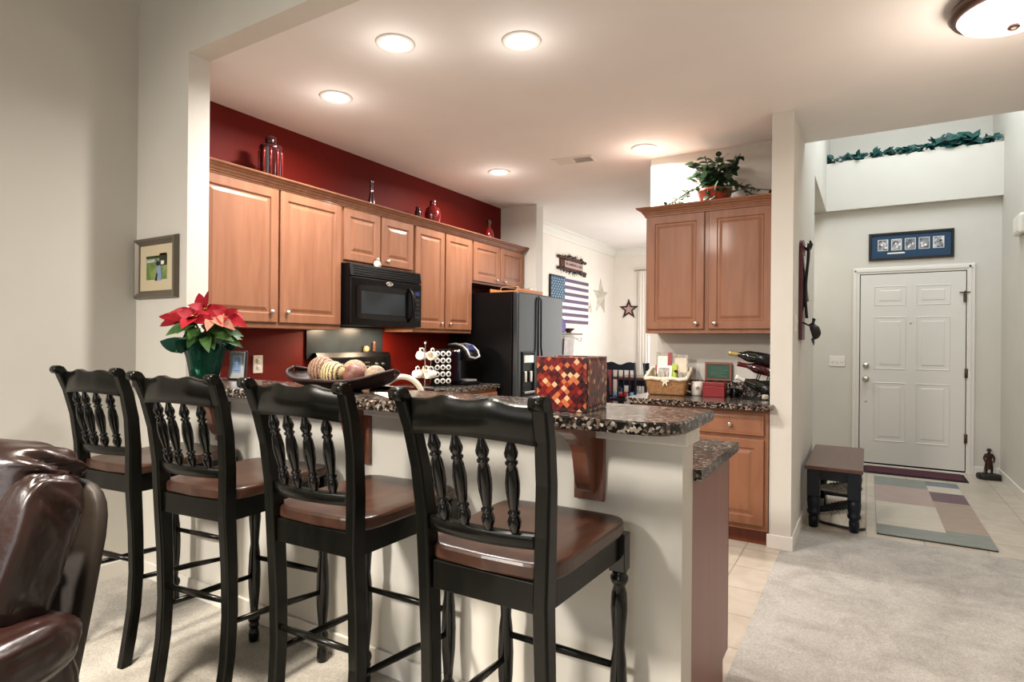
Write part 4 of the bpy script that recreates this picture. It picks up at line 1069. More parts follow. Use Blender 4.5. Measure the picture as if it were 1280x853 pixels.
card('magazine', 'white folded leaflet leaning in the front of the basket', -1.325, 4.375, ZN + .03, .13, .19, ('white_matte', [('mag_red', (-.5, -.38, 0, 1)), ('mag_grey', (-.3, .35, .5, .9))]), 14, 0)
card('greeting_card', 'lime green card standing between the magazines in the basket', -1.243, 4.40, ZN + .03, .035, .20, ('lime', [('lime', (-.3, .3, .2, .8))]), 8, 4, 'card')
b = MB()
for k in range(9): b.tf(RZ(k * 40)); b.leaf((0, 0, 0), (1, 0, .9), (0, 0, 1), .034, .026, .25, .25); b.leaf((0, 0, .006), (.5, .3, 1), (0, 0, 1), .022, .02, .2, .25)
b.tf(); t = thing('silk_flower', 'red silk flower tucked in the front of the wicker basket', 'flower', (-1.205, 4.32, ZN + .165))
b.build('petals', 'red_box', t); b = MB(); b.tube([(0, 0, .004), (0, .01, -.12)], .002, 6); b.build('stem', 'stem', t)
rnd = random.Random(8)
t = thing('twig_bundle', 'criss cross bundle of striped sticks in the basket', 'decoration', (-1.31, 4.315, ZN + .03))
b = MB()
for k in range(9): x = rnd.uniform(-.045, .045); b.tube([(x, rnd.uniform(-.01, .02), 0), (x + rnd.uniform(-.06, .06), rnd.uniform(-.015, .02), rnd.uniform(.12, .165))], .0032, 5)
b.build('sticks', 'ball_stripe', t)
m_ = mug('coffee_mug', 'white mug with grey oval print beside the red box on the nook counter', (-1.075, 4.42, ZN), 180, 0, 1.08)
m_.rotation_euler = (0, 0, RAD(200))
b = MB(); b.grid(lambda u, v: (.0455 * sin(RAD(-18 + 36 * u)), -.0455 * cos(RAD(-18 + 36 * u)), .055 + .014 * (v - .5) * 2 * (1 - (2 * u - 1) ** 2) ** .5), 12, 4); o = b.build('print', 'mag_grey', m_); o.rotation_euler = (0, 0, RAD(-180))
t = thing('recipe_box', 'small plain red box beside the white mug', 'box', (-.945, 4.40, ZN), 2)
b = MB(); b.box(-.075, .075, -.05, .05, 0, .075, .003); b.build('base', 'red_box', t)
b = MB(); b.box(-.077, .077, -.052, .052, .0755, .105, .004); b.build('lid', 'red_box', t)
t = thing('chalkboard_sign', 'small green lettered sign in a red brown frame above the red box', 'sign', (-.957, 4.565, 1.0205), 0)
T_ = RX(-3)
b = MB(); b.tf(T_); b.rings(-.098, .098, 0, .138, [(0, 0), (.003, -.006), (.014, -.006), (.017, 0)], .006); b.build('frame', 'sign_frame', t)
b = MB(); b.tf(T_); b.box(-.081, .081, -.002, .001, .0175, .1205); pb = b.build('board', 'chalk_green', t)
b = MB(); b.tf(T_); rnd = random.Random(5)
for z, x0, x1 in ((.095, -.05, .03), (.078, -.02, .065), (.058, -.06, .05), (.042, -.055, .02), (.030, -.01, .06)):
    x = x0
    while x < x1:
        w = rnd.uniform(.004, .008); b.tube([(x, -.003, z + rnd.uniform(-.003, .003)), (x + w * .5, -.003, z + rnd.uniform(.002, .005)), (x + w, -.003, z - rnd.uniform(0, .003))], .0009, 4); x += w + .003
b.build('lettering', 'chalk', pb)
# wine rack with three bottles
def bottle(label, loc, ang, glass, cap, group='wine bottles on the iron rack', rz=8):
    t = thing('wine_bottle', label, 'bottle', loc, rz, group)
    b = MB(); b.tf(RY(ang)); b.lathe([(.0, -.145), (.034, -.147), (.039, -.14), (.0395, .04), (.036, .065), (.022, .095), (.016, .115), (.0145, .125)], 24); b.build('glass', glass, t)
    b = MB(); b.tf(RY(ang)); b.lathe([(.0147, .118), (.016, .122), (.0155, .165), (.017, .168), (.017, .18), (0, .181)], 18); b.build('capsule', cap, t)
    b = MB(); b.tf(RY(ang)); b.lathe([(.0402, -.09), (.0402, .005)], 24); b.build('paper_label', 'frame_black' if cap != 'foil_red' else 'bottle_red', t)
    return t
t = thing('wine_rack', 'black iron wire wine rack against the nook wall', 'rack', (-.66, 4.36, ZN))
b = MB()
for y in (-.05, .06):
    b.tube([(-.085, y, .004), (-.02, y, .004), (.02, y, .06), (.005, y, .13), (.03, y, .20), (.055, y, .235), (.10, y, .26)], .004, 7)
    b.tube([(.115, y, .004), (.085, y, .06), (.075, y, .13), (.09, y, .19), (.10, y, .26)], .004, 7)
    b.tube([(-.09, y, .125), (.10, y, .125)], .004, 7); b.tube([(-.085, y, .004), (.115, y, .004)], .004, 7)
b.build('wire_frame', 'iron', t)
b = MB()
for x, z in ((-.085, .004), (.115, .004), (-.09, .125), (.02, .06), (.09, .19), (.10, .26), (.03, .20), (-.02, .004)): b.tube([(x, -.052, z), (x, .062, z)], .004, 7)
b.build('cross_wires', 'iron', t)
bottle('dark wine bottle with gold capsule, topmost on the iron rack', (-.650, 4.30, ZN + .290), -80, 'bottle_green', 'foil_gold')
bottle('red wine bottle with red capsule, in the middle of the iron rack', (-.600, 4.335, ZN + .208), -78, 'bottle_red', 'foil_red', rz=14)
bottle('dark bottle with pale capsule, lowest on the iron rack', (-.612, 4.285, ZN + .090), -68, 'bottle_green', 'white_plastic', rz=18)
t = thing('salt_shaker', 'small white and black container on the nook counter against the pier', 'shaker', (-.560, 4.07, ZN))
b = MB(); b.lathe([(.018, 0), (.02, .005), (.02, .05), (.016, .058), (0, .06)], 16); b.build('body', 'mag_grey', t)
b = MB(); b.lathe([(.0205, .018), (.0205, .032)], 16); b.build('band', 'frame_black', t)
t = thing('glass_jar', 'low dark glass candle jar between the red box and the wine rack', 'jar', (-.815, 4.45, ZN))
b = MB(); b.lathe([(.03, 0), (.035, .005), (.035, .06), (.032, .064), (0, .062)], 20); b.build('jar_body', 'black_glass', t)
b = MB(); b.ball((0, -.032, .035), .009, 8, 6, (1, .3, 1)); b.build('sticker', 'mag_red', t)

# ivy in a red pot above the nook cabinet
def ivy():
    rnd = random.Random(21)
    t = thing('potted_ivy', 'trailing ivy in a glazed red pot on top of the nook cabinet', 'plant', (-.965, 4.43, ZV))
    b = MB(); b.lathe([(.075, 0), (.085, .005), (.105, .06), (.118, .11), (.125, .115), (.125, .135), (.11, .135), (.10, .12), (0, .118)], 28); b.build('pot', 'terracotta', t)
    b = MB(); b.lathe([(.09, -.0), (.125, .012), (.13, .022), (.088, .02)], 28); b.build('saucer', 'terracotta', t)
    stems = MB(); L = MB(); L2 = MB()
    def vine(pts, nl, s, m, size):
        stems.tube(pts, .003, 5)
        P = [Vector(p) for p in pts]
        for k in range(nl):
            u = (k + .5) / nl * (len(P) - 1); i = int(u); p = P[i].lerp(P[min(i + 1, len(P) - 1)], u - i)
            d = Vector((rnd.uniform(-1, 1), rnd.uniform(-1, .5), rnd.uniform(-.6, .6)))
            m.leaf(p, d, (rnd.uniform(-.3, .3), -.6, .8), size * rnd.uniform(.8, 1.2), size * .72 * rnd.uniform(.8, 1.1), .35, .12)
    for k in range(44):
        a = rnd.uniform(0, 2 * pi); r = rnd.uniform(.05, .20); h = rnd.uniform(.14, .27)
        ex, ey = cos(a) * r * 1.2, sin(a) * r * .55
        vine([(cos(a) * .03, sin(a) * .03, .12), (ex * .6, ey * .6, .12 + h * .6), (ex, ey, min(.375, .12 + h))], 6, 1, L, .07)
    for k in range(5):
        x = -.16 - .045 * k
        vine([(-.05, -.05, .13), (-.13, -.08, .15), (x, -.09 + .01 * k, .10 - .012 * k), (x - .06, -.07, .045)], 6, 1, L, .05)
    for k in range(4):
        x = -.04 + .05 * k
        vine([(x, -.09, .13), (x + .02, -.125, .12), (x + .03, -.135, .05)], 4, 1, L, .06)
    for k, (ex, ey, ez) in enumerate(((.30, .02, .11), (.36, -.02, .02), (.40, .06, .10), (.27, -.08, .05))):
        vine([(.05, 0, .14), (.14, .0, .17), (.22, ey * .6, .11 + (ez - .05) * .4), (ex, ey, ez)], 9, 1, L2, .045)
    stems.build('stems', 'vine', t); L.build('foliage', 'ivy', t); L2.build('trailing_foliage', 'ivy', t)
ivy()
def garland():
    rnd = random.Random(4)
    b = MB(); s = MB()
    pts = [(XP1 + .01 + k * .076, 7.45 + .02 * sin(k * 1.7), .012) for k in range(21)]
    t = thing('ivy_garland', 'teal green leaf garland lying along the ledge above the front door', 'garland', (0, 0, 3.302))
    s.tube(pts, .006, 6); s.build('vine', 'vine', t)
    for k in range(240):
        x = rnd.uniform(XP1 + .02, 1.07); big = 1.25 if .55 < x < .9 else .8
        d = Vector((rnd.uniform(-1, 1), rnd.uniform(-1, .2), rnd.uniform(-.15, .7)))
        b.leaf((x, 7.45 + rnd.uniform(-.06, .03), rnd.uniform(.015, .085) * big), d, (rnd.uniform(-.4, .4), -.7, .6), .09 * big * rnd.uniform(.7, 1.1), .078 * big, .3, .15)
    b.build('foliage', 'garland', t)
garland()

# ------------------------------------------------------------------ pictures and plates on the living and foyer walls
def rect(b, m, x0, x1, y, z0, z1): b.mat(m); b.box(x0, x1, y, y + .0008, z0, z1)
t = thing('picture_frame', 'pewter framed photo of a person in a pale blue coat standing on grass', 'picture', (-3.268, YJ - .001, 1.682))
b = MB(); b.rings(-.205, .205, -.165, .165, [(0, -.008), (.006, -.026), (.018, -.028), (.034, -.014), (.040, -.012), (.042, -.006)], 0); b.build('frame', 'frame_grey', t)
b = MB(); b.rings(-.163, .163, -.123, .123, [(0, -.0075), (.001, -.0085), (.058, -.0085), (.061, -.006)], -.0045); b.build('mount', 'paper_cream', t)
b = MB(); rect(b, 'photo_green', -.102, .102, -.0075, -.075, .075); rect(b, 'photo_dark', -.102, .05, -.0083, .052, .075); rect(b, 'photo_dark', .03, .102, -.0085, .01, .075)
rect(b, 'flag_white', .045, .075, -.0093, .015, .035); rect(b, 'photo_grey', -.10, .02, -.0087, .03, .045)
b.mat('photo_blue'); b.prism([(.0, -.07), (.055, -.07), (.05, -.01), (.04, .01), (.012, .01), (.006, -.02)], -.0098, -.0094, 'y')
b.mat('photo_black'); b.prism([(-.012, -.07), (.010, -.07), (.016, -.03), (.004, -.03)], -.0104, -.0099, 'y'); b.prism([(.004, .012), (.022, .008), (.03, .02), (.026, .034), (.012, .038), (-.004, .024)], -.0104, -.0099, 'y')
b.build('photograph', None, t)
t = thing('photo_frame', 'long black framed row of five small photos on blue above the front door', 'picture', (.377, YD - .001, 2.352))
b = MB(); b.rings(-.373, .373, -.148, .148, [(0, -.004), (.003, -.02), (.026, -.02), (.029, -.004)], 0); b.build('frame', 'frame_black', t)
b = MB(); b.box(-.345, .345, -.009, -.005, -.12, .12); bd = b.build('mount', 'mat_blue', t)
b = MB()
for k in range(5):
    x = -.243 + k * .121; b.mat('white_matte'); b.box(x - .047, x + .047, -.0115, -.0092, -.045, .075); b.mat('photo_grey' if k in (0, 1, 4) else 'photo_grey2'); b.box(x - .042, x + .042, -.0125, -.0116, -.04, .07)
b.mat('white_matte')
rnd = random.Random(2)
for k in range(5):
    x = -.243 + k * .121
    for j in range(3): w = rnd.uniform(.006, .016); xx = x + rnd.uniform(-.03, .03); zz = rnd.uniform(-.02, .04); b.prism([(xx - w, zz), (xx, zz - .012), (xx + w, zz + .004), (xx, zz + .02)], -.0131, -.0126, 'y')
b.build('photos', None, bd)
b = MB(); b.mat('white_matte'); b.prism([(-.20, -.082), (-.05, -.082), (-.045, -.072), (-.06, -.066), (-.20, -.068), (-.205, -.075)], -.0125, -.0092, 'y'); b.build('caption_strip', None, bd)
def plate(label, loc, rz, w, n=1, cat='switch'):
    t = thing('light_switch', label, cat, loc, rz)
    b = MB(); b.rings(-w / 2, w / 2, -.058, .058, [(0, -.003), (.003, -.007), (.006, -.007)], -.0005); b.build('plate', 'white_plastic', t)
    for k in range(n):
        x = (k - (n - 1) / 2) * .046; b = MB(); b.box(x - .008, x + .008, -.016, -.0072, -.012, .012, .003); b.build('toggle', 'white_plastic', t)
plate('wide white light switch plate on the wall beside the front door', (-.288, YD - .0005, 1.115), 0, .155, 3)
plate('slim white light switch on the side of the white pier', (XP1 + .0005, 4.19, 1.44), 90, .075, 1)
t = thing('door_chime', 'white rounded chime box high on the right hand foyer wall', 'chime', (XR - .0005, 6.52, 2.335), -90)
b = MB(); b.box(-.13, .13, -.05, -.0, -.085, .085, .02, 4); b.build('cover', 'white_plastic', t)
b = MB(); b.box(-.10, .10, -.053, -.0502, -.06, -.03, .001); b.build('grille', 'trim', t)

# leash rack on the pier side
t = thing('leash_rack', 'tall burgundy wall rack with hooks holding leashes and a cap on the pier', 'rack', (XP1 + .001, 4.52, 1.33), 90)
b = MB(); b.box(-.11, .11, -.022, 0, 0, .62, .004); b.prism([(-.11, .621)] + [(.11 * cos(RAD(a)), .621 + .07 * sin(RAD(a))) for a in range(170, 9, -10)] + [(.11, .621)], -.022, 0, 'y'); b.build('back_board', 'burgundy', t)
b = MB(); b.box(-.085, .085, -.026, -.0222, .20, .58, .002); b.build('mirror', 'black_glass', t)
for x in (-.07, 0, .07):
    b = MB(); b.tube([(x, -.022, .64), (x, -.04, .625), (x, -.058, .64), (x, -.064, .665)], .005, 7); b.ball((x, -.065, .668), .008, 8, 6); b.build('hook', 'iron', t)
for x in (-.06, .06):
    b = MB(); b.tube([(x, -.022, .12), (x, -.055, .10), (x, -.08, .115), (x, -.085, .14)], .005, 7); b.ball((x, -.086, .142), .008, 8, 6); b.build('hook', 'iron', t)
def leash(label, x, z0, z1, mat, w, loop=.03):
    t = thing('dog_leash', label, 'leash', (XP1 + .001, 4.52, 1.33), 90, 'leashes on the burgundy rack')
    b = MB(); n = 14
    b.tube([(x + .010 * sin(k / n * 6), -.040 - .008 * cos(k / n * 5), z0 + (z1 - z0) * k / n) for k in range(n + 1)], w, 6, flat=.4); b.build('strap', mat, t)
    b = MB(); b.tube([(x + cos(RAD(a)) * loop, -.046, z0 + .010 + sin(RAD(a)) * .022) for a in range(0, 361, 24)], .004, 6, caps=False); b.build('loop', mat, t)
leash('long black leash hanging from the middle hook of the burgundy rack', .0, .635, .15, 'strap', .011)
leash('grey leash hanging on the burgundy rack nearest the front door', .07, .635, .27, 'strap_grey', .008)
t = thing('cap', 'dark cap hanging at the bottom of the burgundy rack', 'cap', (XP1 + .066, 4.60, 1.385), 0)
b = MB(); b.tf(RY(75) @ Matrix.Scale(.72, 4)); b.lathe([(.075, 0), (.078, .01), (.07, .05), (.04, .075), (0, .082)], 20); b.build('crown', 'strap', t)
b = MB(); b.tf(RY(75) @ Matrix.Scale(.72, 4)); b.grid(lambda u, v: (cos(RAD(-60 + 120 * u)) * (.074 + .06 * v), sin(RAD(-60 + 120 * u)) * (.074 + .03 * v), .006 - .02 * v * v), 12, 4); b.build('visor', 'shoe_dark', t)
b = MB(); b.tf(RY(75) @ Matrix.Scale(.72, 4)); b.ball((.066, 0, .04), .014, 8, 6, (.5, 1, 1)); b.build('patch', 'white_plastic', t)

# ------------------------------------------------------------------ foyer floor things
t = thing('shoe_bench', 'small bench with brown top and navy legs against the pier wall', 'bench', (-.196, 5.16, .001))
b = MB(); b.box(-.182, .178, -.505, .52, .412, .44, .006); b.build('top', 'bench_top', t)
b = MB(); b.box(-.14, .14, -.445, .455, .335, .4115, .002); b.build('apron', 'navy_wood', t)
for sx in (-1, 1):
    for y in (-.46, .47):
        b = MB(); x = sx * .125; b.box(x - .041, x + .041, y - .041, y + .041, .225, .4115, .003)
        b.lathe([(.024, 0), (.030, .006), (.033, .07), (.028, .085), (.042, .10), (.044, .115), (.036, .13), (.040, .15), (.044, .19), (.040, .222), (.036, .2245)], 18, (x, y, 0)); b.build('leg', 'navy_wood', t)
def shoe(name, label, loc, rz, L, up, sole, lace, h=.095, tilt=0):
    t = thing(name, label, 'shoe', loc, rz, 'shoes under the bench')
    def prof(u): return .034 + .016 * sin(pi * min(1, u * 1.15)) + .004 * sin(2 * pi * u)
    def top(u): return h * (1.05 if u < .18 else 1.0 - .62 * ((u - .18) / .82) ** 1.1)
    b = MB()
    def fn(u, v):
        uu = min(max(u, .001), .999); w = prof(uu) * (1 - abs(2 * uu - 1) ** 6) ** .5; a = pi * v
        z = .018 + (top(uu) - .018) * sin(a) ** .8 * (1 if True else 0)
        return (cos(a) * w, -L / 2 + L * uu, z)
    b.grid(fn, 22, 14); b.build('upper', up, t)
    b = MB(); pts = []
    for k in range(32):
        u = k / 32 * 2; s = 1 if u <= 1 else -1; uu = u if u <= 1 else 2 - u
        w = (prof(max(.001, min(.999, uu))) + .005) * (1 - abs(2 * uu - 1) ** 6) ** .5; pts.append((s * w, -L / 2 - .004 + (L + .008) * uu))
    b.prism(pts, 0, .02, 'z', True); b.build('sole', sole, t)
    b = MB()
    for k in range(5):
        u = .36 + k * .085; z = top(u) + .004; y = -L / 2 + L * u
        b.tube([(-.024, y, z - .012), (0, y + .006, z), (.024, y, z - .012)], .0035, 6)
    b.build('laces', lace, t)
    return t
shoe('sneaker', 'off white sneaker lying crosswise at the front under the bench', (-.150, 4.815, .001), 80, .29, 'shoe_white', 'shoe_sole', 'mag_grey', .125)
shoe('sneaker', 'second off white sneaker behind the front one under the bench', (-.165, 4.95, .001), 84, .27, 'shoe_white', 'shoe_sole', 'mag_grey', .10)
shoe('shoe', 'dark shoe with magenta lining in the middle under the bench', (-.19, 5.10, .001), 95, .26, 'shoe_dark', 'shoe_pink', 'shoe_pink', .13)
t = thing('added_shoe_shelf', 'low black shoe shelf under the far part of the bench', 'shelf', (-.196, 5.34, .001))
b = MB(); b.box(-.088, .088, -.11, .13, .115, .125, .002); b.build('shelf_board', 'navy_wood', t)
for sx in (-1, 1): b = MB(); b.box(sx * .083 - .005, sx * .083 + .005, -.11, .13, 0, .1145, .002); b.build('side', 'navy_wood', t)
shoe('sneaker', 'grey sneaker with dark laces on the added shelf under the bench', (-.190, 5.34, .127), 85, .26, 'mag_grey', 'shoe_white', 'shoe_dark', .10)

# rug with colour blocks, door mat
t = thing('area_rug', 'pastel colour block rug on the foyer tiles', 'rug', (.39, 5.77, .001))
RW, RL = .325, 1.02
b = MB(); b.box(-RW, RW, -RL, RL, 0, .007); b.build('backing', 'rug_edge', t)
b = MB()
def blk(m, x0, x1, y0, y1): b.mat(m); b.box(x0, x1, y0, y1, .0072, .0125)
ys = [-RL, -.80, -.30, .20, .55, .78, RL]
blk('rug_sage', -RW, .08, -RL, -.78); blk('rug_sage', .08, RW, -RL, -.72)
blk('rug_cream', -RW, .08, -.78, -.05); blk('rug_taupe', .08, RW, -.72, .18)
blk('rug_rose', -RW, .08, -.05, .62); blk('rug_plum', .08, RW, .18, .55)
blk('rug_cream', .08, RW, .55, .80); blk('rug_sage', -RW, .08, .62, RL); blk('rug_slate', .08, RW, .80, RL)
b.build('pile', None, t)
t = thing('door_mat', 'maroon door mat with black edge at the front door', 'mat', (.40, 7.15, .001))
b = MB(); b.box(-.43, .43, -.18, .20, 0, .006, .002); b.build('rubber_base', 'rug_edge', t)
b = MB(); b.box(-.40, .40, -.15, .19, .0062, .012, .002); b.build('mat_pile', 'mat_maroon', t)

# statuette: standing figure with a stick on a base
def statue():
    t = thing('statuette', 'dark bronze statuette of a standing soldier in the corner by the front door', 'statue', (1.018, 7.29, .001), 10)
    b = MB(); b.super((0, 0, .028), (.095, .065, .03), .4, .6, 28, 10, .05, 2); b.build('rocky_base', 'statue_base', t)
    bm = bmesh.new(); me = bpy.data.meshes.new('figure')
    J = {'pelvis': (0, 0, .165, .021), 'belly': (0, 0, .19, .022), 'chest': (0, .0, .222, .026), 'neck': (0, .0, .252, .010), 'head': (.0, -.003, .268, .014), 'crown': (0, -.002, .284, .013),
         'shl': (-.028, 0, .238, .013), 'ell': (-.042, -.004, .203, .010), 'wrl': (-.036, -.022, .175, .008), 'hal': (-.036, -.030, .168, .008),
         'shr': (.028, 0, .238, .013), 'elr': (.044, .002, .203, .010), 'wrr': (.034, -.014, .172, .008), 'har': (.030, -.022, .166, .008),
         'hpl': (-.013, 0, .155, .016), 'knl': (-.020, -.006, .103, .0125), 'anl': (-.022, .002, .058, .009), 'tol': (-.025, -.018, .052, .008),
         'hpr': (.013, 0, .155, .016), 'knr': (.022, -.004, .103, .0125), 'anr': (.026, .004, .058, .009), 'tor': (.031, -.016, .052, .008)}
    E_ = ['pelvis belly', 'belly chest', 'chest neck', 'neck head', 'head crown', 'chest shl', 'shl ell', 'ell wrl', 'wrl hal', 'chest shr', 'shr elr', 'elr wrr', 'wrr har', 'pelvis hpl', 'hpl knl', 'knl anl', 'anl tol', 'pelvis hpr', 'hpr knr', 'knr anr', 'anr tor']
    keys = list(J); me.from_pydata([J[k][:3] for k in keys], [tuple(keys.index(q) for q in e.split()) for e in E_], [])
    o = bpy.data.objects.new('figure', me); COL.objects.link(o); o.parent = t; me.materials.append(M['statue'])
    sk = o.modifiers.new('skin', 'SKIN'); sk.use_smooth_shade = True
    for i, k in enumerate(keys): r = J[k][3]; me.skin_vertices[0].data[i].radius = (r, r); me.skin_vertices[0].data[i].use_root = (i == 0)
    o.modifiers.new('sub', 'SUBSURF').render_levels = 2; o.modifiers['sub'].levels = 1
    b = MB(); b.lathe([(.0, .272), (.0165, .274), (.019, .280), (.017, .294), (.010, .300), (0, .301)], 16, (0, -.003, 0)); b.lathe([(.024, .2775), (.0245, .280), (.016, .283)], 16, (0, -.006, 0)); b.build('cap', 'statue_base', t)
    b = MB(); b.grid(lambda u, v: (sin(2 * pi * u) * (.027 + .010 * v), cos(2 * pi * u) * (.023 + .006 * v), .185 - .085 * v), 20, 5); b.build('coat', 'statue', t)
    b = MB(); b.tube([(-.036, -.034, .185), (-.052, -.035, .052)], .0038, 7); b.build('rifle', 'statue_base', t)
statue()

# ------------------------------------------------------------------ dining room beyond the refrigerator
t = thing('flag_art', 'wooden american flag on the dining wall', 'wall art', (XL + .001, 7.255, 1.555), 90)
# local x runs along world y
b = MB(); b.box(-.59, .59, -.018, 0, 0, .60, .002); b.build('board', 'flag_white', t)
b = MB(); sh = .60 / 13
for k in range(0, 13, 2):
    x0 = -.18 if k * sh >= .60 - 7 * sh - .001 else -.59
    b.box(x0, .59, -.024, -.0182, k * sh + .001, (k + 1) * sh - .001)
b.build('stripes', 'flag_stripe', t, 'faded plum stripes')
b = MB(); b.box(-.59, -.185, -.025, -.0182, .60 - 7 * sh, .60); cn = b.build('canton', 'flag_blue', t, 'faded blue canton')
b = MB()
for r in range(9):
    for c in range(6 if r % 2 == 0 else 5):
        x = -.565 + c * .07 + (.035 if r % 2 else 0); z = .60 - .03 - r * .033; pts = []
        for k in range(10): rr = .012 if k % 2 == 0 else .005; a = RAD(90 + k * 36); pts.append((x + rr * cos(a), z + rr * sin(a)))
        b.prism(pts, -.027, -.0252, 'y')
b.build('stars', 'flag_white', cn)
b = MB(); b.box(-.605, -.592, -.03, 0, .24, .61); b.box(-.605, -.18, -.03, -.0, .603, .615); b.build('edge', 'frame_black', t)
t = thing('rustic_sign', 'rustic plank sign with pale lettered panel above the wooden flag', 'sign', (XL + .001, 7.28, 2.35), 90)
b = MB()
for z in (-.075, .075): b.tube([(-.43, -.03, z), (.43, -.03, z)], .022, 8)
b.build('twig_rails', 'plank', t)
b = MB(); b.box(-.34, .36, -.022, -.002, -.09, .09, .003); b.build('plank', 'plank', t)
b = MB(); b.box(-.22, .35, -.028, -.0225, -.045, .05, .002); pn = b.build('panel', 'star_pink', t)
b = MB(); rnd = random.Random(12); x = -.19
while x < .30:
    w = rnd.uniform(.02, .04); b.tube([(x, -.0295, rnd.uniform(-.02, 0)), (x + w * .4, -.0295, rnd.uniform(.01, .03)), (x + w * .7, -.0295, -.01), (x + w, -.0295, rnd.uniform(-.01, .015))], .0035, 5); x += w + rnd.choice((.004, .004, .03))
b.build('lettering', 'frame_grey', pn)
b = MB(); rnd = random.Random(13)
for k in range(70):
    z0 = rnd.choice((-.085, .085)); x = rnd.uniform(-.36, .42); b.ball((x, -.04 + rnd.uniform(-.015, .01), z0 + rnd.uniform(-.035, .03)), rnd.uniform(.008, .016), 6, 5)
for k in range(26): x = rnd.uniform(-.38, .42); z0 = rnd.choice((-.085, .085)); b.tube([(x, -.04, z0), (x + rnd.uniform(-.05, .05), -.05, z0 + math.copysign(rnd.uniform(.03, .07), z0))], .003, 5)
o = b.build('berry_sprigs', 'vine', t); o['kind'] = 'stuff'
def star_pts(r0, r1, n=5): return [((r0 if k % 2 == 0 else r1) * cos(RAD(90 + k * 36)), (r0 if k % 2 == 0 else r1) * sin(RAD(90 + k * 36))) for k in range(10)]
def barn_star(name, label, loc, rz, r, depth, mat, inner=None):
    t = thing(name, label, 'star', loc, rz)
    b = MB(); P = star_pts(r, r * .40); c = b.v((0, -depth, 0)); q = [b.v((x, -.004, z)) for x, z in P]; bk = [b.v((x, -.0, z)) for x, z in P]
    for k in range(10): b.f([q[k], q[(k + 1) % 10], c]); b.f([bk[k], bk[(k + 1) % 10], q[(k + 1) % 10], q[k]])
    b.f(bk[::-1]); b.build('star_body', mat, t)
    return t
barn_star('metal_star', 'large pale metal star on the dining wall beside the flag', (XL + .001, 8.34, 1.99), 90, .285, .07, 'galvanised')
barn_star('metal_star', 'small pale metal star on the dining wall between the flag and the large star', (XL + .001, 7.955, 1.80), 90, .085, .025, 'galvanised')
t = thing('outlined_star', 'dark brown metal star with dusty pink centre on the far dining wall', 'star', (-3.235, 8.898, 1.825))
b = MB(); A = star_pts(.165, .068); I = star_pts(.098, .041)
for y in (-.014,):
    p = [b.v((x, y, z)) for x, z in A]; q = [b.v((x, y, z)) for x, z in I]; pb = [b.v((x, -.002, z)) for x, z in A]; qb = [b.v((x, -.002, z)) for x, z in I]
    for k in range(10):
        n = (k + 1) % 10; b.f([p[k], p[n], q[n], q[k]]); b.f([p[k], pb[k], pb[n], p[n]]); b.f([q[k], q[n], qb[n], qb[k]]); b.f([pb[k], qb[k], qb[n], pb[n]])
b.build('outer_star', 'star_brown', t)
b = MB(); b.prism(star_pts(.094, .039), -.008, -.003, 'y'); b.build('centre_star', 'star_pink', t)
t = thing('towel_rail_shelf', 'small wall shelf with towel rail below the wooden flag', 'shelf', (XL + .001, 7.06, 1.40), 90)
b = MB(); b.box(-.32, .34, -.14, 0, 0, .02, .004); b.build('shelf_board', 'frame_grey', t)
b = MB(); b.tube([(-.30, -.0, -.03), (-.30, -.11, -.05), (.30, -.11, -.05), (.36, -.11, -.035), (.37, -.11, -.07), (.35, -.11, -.09), (.30, 0, -.03)], .007, 7); b.build('rail', 'nickel', t)
b = MB(); 
b.grid(lambda u, v: (-.20 + .32 * u - .07 * v, -.119 - .010 * sin(9 * u + 1) - .006 * v, -.042 - .50 * v), 24, 10); b.grid(lambda u, v: (-.20 + .32 * u - .05 * v, -.101 + .006 * sin(9 * u), -.042 - .40 * v), 24, 8); b.grid(lambda u, v: (-.20 + .32 * u, -.110 - .010 * cos(pi * v), -.042 + .010 * sin(pi * v)), 24, 6)
o = simple('hand_towel', 'grey towel draped over the rail below the wooden flag', 'towel', b, 'towel', (XL + .001, 7.06, 1.40), 90)
t = thing('hand_mirror', 'purple oval standing plaque on the wall shelf', 'plaque', (XL + .08, 6.87, 1.421), 70)
b = MB(); b.tf(TR(0, 0, .10) @ RX(80)); b.lathe([(.0, -.012), (.066, -.01), (.075, 0), (.066, .01), (.05, .006), (0, .005)], 24, sy=1.35); b.build('oval_frame', 'purple', t)
b = MB(); b.box(-.03, .03, -.03, .04, 0, .012, .003); b.build('stand', 'purple', t)
t = thing('small_bowl', 'small dark footed bowl on the wall shelf beside the purple plaque', 'bowl', (XL + .075, 7.09, 1.421))
b = MB(); b.lathe([(.04, 0), (.03, .012), (.075, .05), (.08, .062), (.07, .058), (.03, .022), (0, .02)], 20); b.build('bowl_body', 'star_brown', t)
# curtain beside the dining window
b = MB(); b.grid(lambda u, v: (-3.06 + .14 * u + .03 * v * (u - .2), 8.845 + .018 * sin(u * 22) * (.5 + .5 * v), 2.42 - 1.95 * v), 40, 12)
t = thing('window_curtain', 'white sheer curtain hanging beside the far dining window', 'curtain'); b.build('sheer_panel', 'curtain', t)
b = MB(); b.tube([(-3.10, 8.82, 2.425), (-1.72, 8.82, 2.425)], .010, 8); b.ball((-3.11, 8.82, 2.425), .018, 8, 6); b.build('rod', 'nickel', t)
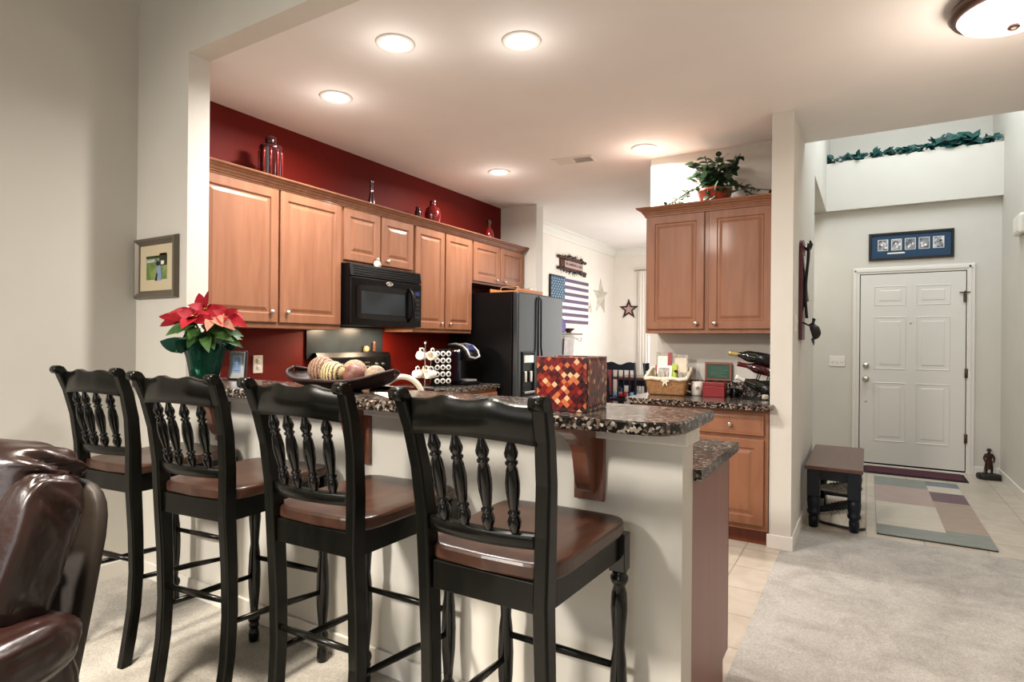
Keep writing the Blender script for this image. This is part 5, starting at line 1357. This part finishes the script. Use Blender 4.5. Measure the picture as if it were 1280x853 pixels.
# dining table and chairs
t = thing('dining_table', 'dining table with brown top and navy base beyond the kitchen', 'table', (-2.55, 8.12, .001))
b = MB(); b.box(-.52, .52, -.34, .34, .78, .82, .008); b.build('top', 'bench_top', t)
b = MB(); b.box(-.46, .46, -.29, .29, .70, .7795, .002); b.build('apron', 'navy_wood', t)
for sx in (-1, 1):
    for sy in (-1, 1): b = MB(); b.lathe([(.025, 0), (.03, .02), (.04, .2), (.03, .4), (.045, .6), (.04, .6999)], 14, (sx * .42, sy * .25, 0)); b.build('leg', 'navy_wood', t)
def dining_chair(label, loc, rz, pad=None):
    t = thing('dining_chair', label, 'chair', loc, rz, 'dining chairs')
    b = MB(); b.box(-.21, .21, 0, .42, .50, .54, .008); b.build('seat', 'navy_wood', t)
    for s in (-1, 1):
        b = MB(); b.tube([(s * .19, -.03, 0), (s * .19, .01, .5), (s * .195, -.01, .8), (s * .20, -.06, 1.03)], [.018, .022, .02, .018], 8); b.build('back_post', 'navy_wood', t)
        b = MB(); b.tube([(s * .18, .39, 0), (s * .18, .39, .4995)], [.016, .022], 10); b.build('front_leg', 'navy_wood', t)
    b = MB(); b.grid(lambda u, v: (-.195 + .39 * u, -.055 - .02 * sin(pi * u), .93 + (.09 + .018 * sin(3 * pi * u)) * v), 20, 4); b.grid(lambda u, v: (-.195 + .39 * u, -.033 - .02 * sin(pi * u), .93 + (.09 + .018 * sin(3 * pi * u)) * v), 20, 4); b.build('crest_rail', 'navy_wood', t)
    for k in range(4): x = -.12 + k * .08; b = MB(); b.lathe([(.008, .0), (.014, .08), (.010, .2), (.015, .3), (.008, .395)], 8, (x, -.03, .545)); b.build('spindle', 'navy_wood', t)
    if pad: b = MB(); b.box(-.15, .15, -.012, .0, .62, .92, .012, 3); b.build('back_pad', pad, t)
    return t
dining_chair('dining chair with a striped cushion on its seat and its back to the kitchen', (-2.84, 7.55, .001), 0)
dining_chair('dining chair with a blue back pad facing across the table', (-3.40, 8.24, .001), -90, 'blue_cloth')
dining_chair('dining chair at the window end of the table', (-2.30, 7.52, .001), 0)
t = thing('seat_cushion', 'striped red and blue cushion on the dining chair nearest the kitchen', 'cushion', (-2.84, 7.76, .543))
b = MB(); b.super((0, 0, .035), (.17, .16, .034), .5, .4, 24, 10); b.build('cushion_body', 'blue_cloth', t)
b = MB(); b.super((0, -.01, .035), (.09, .155, .036), .5, .4, 24, 10); b.build('red_band', 'redwood', t)
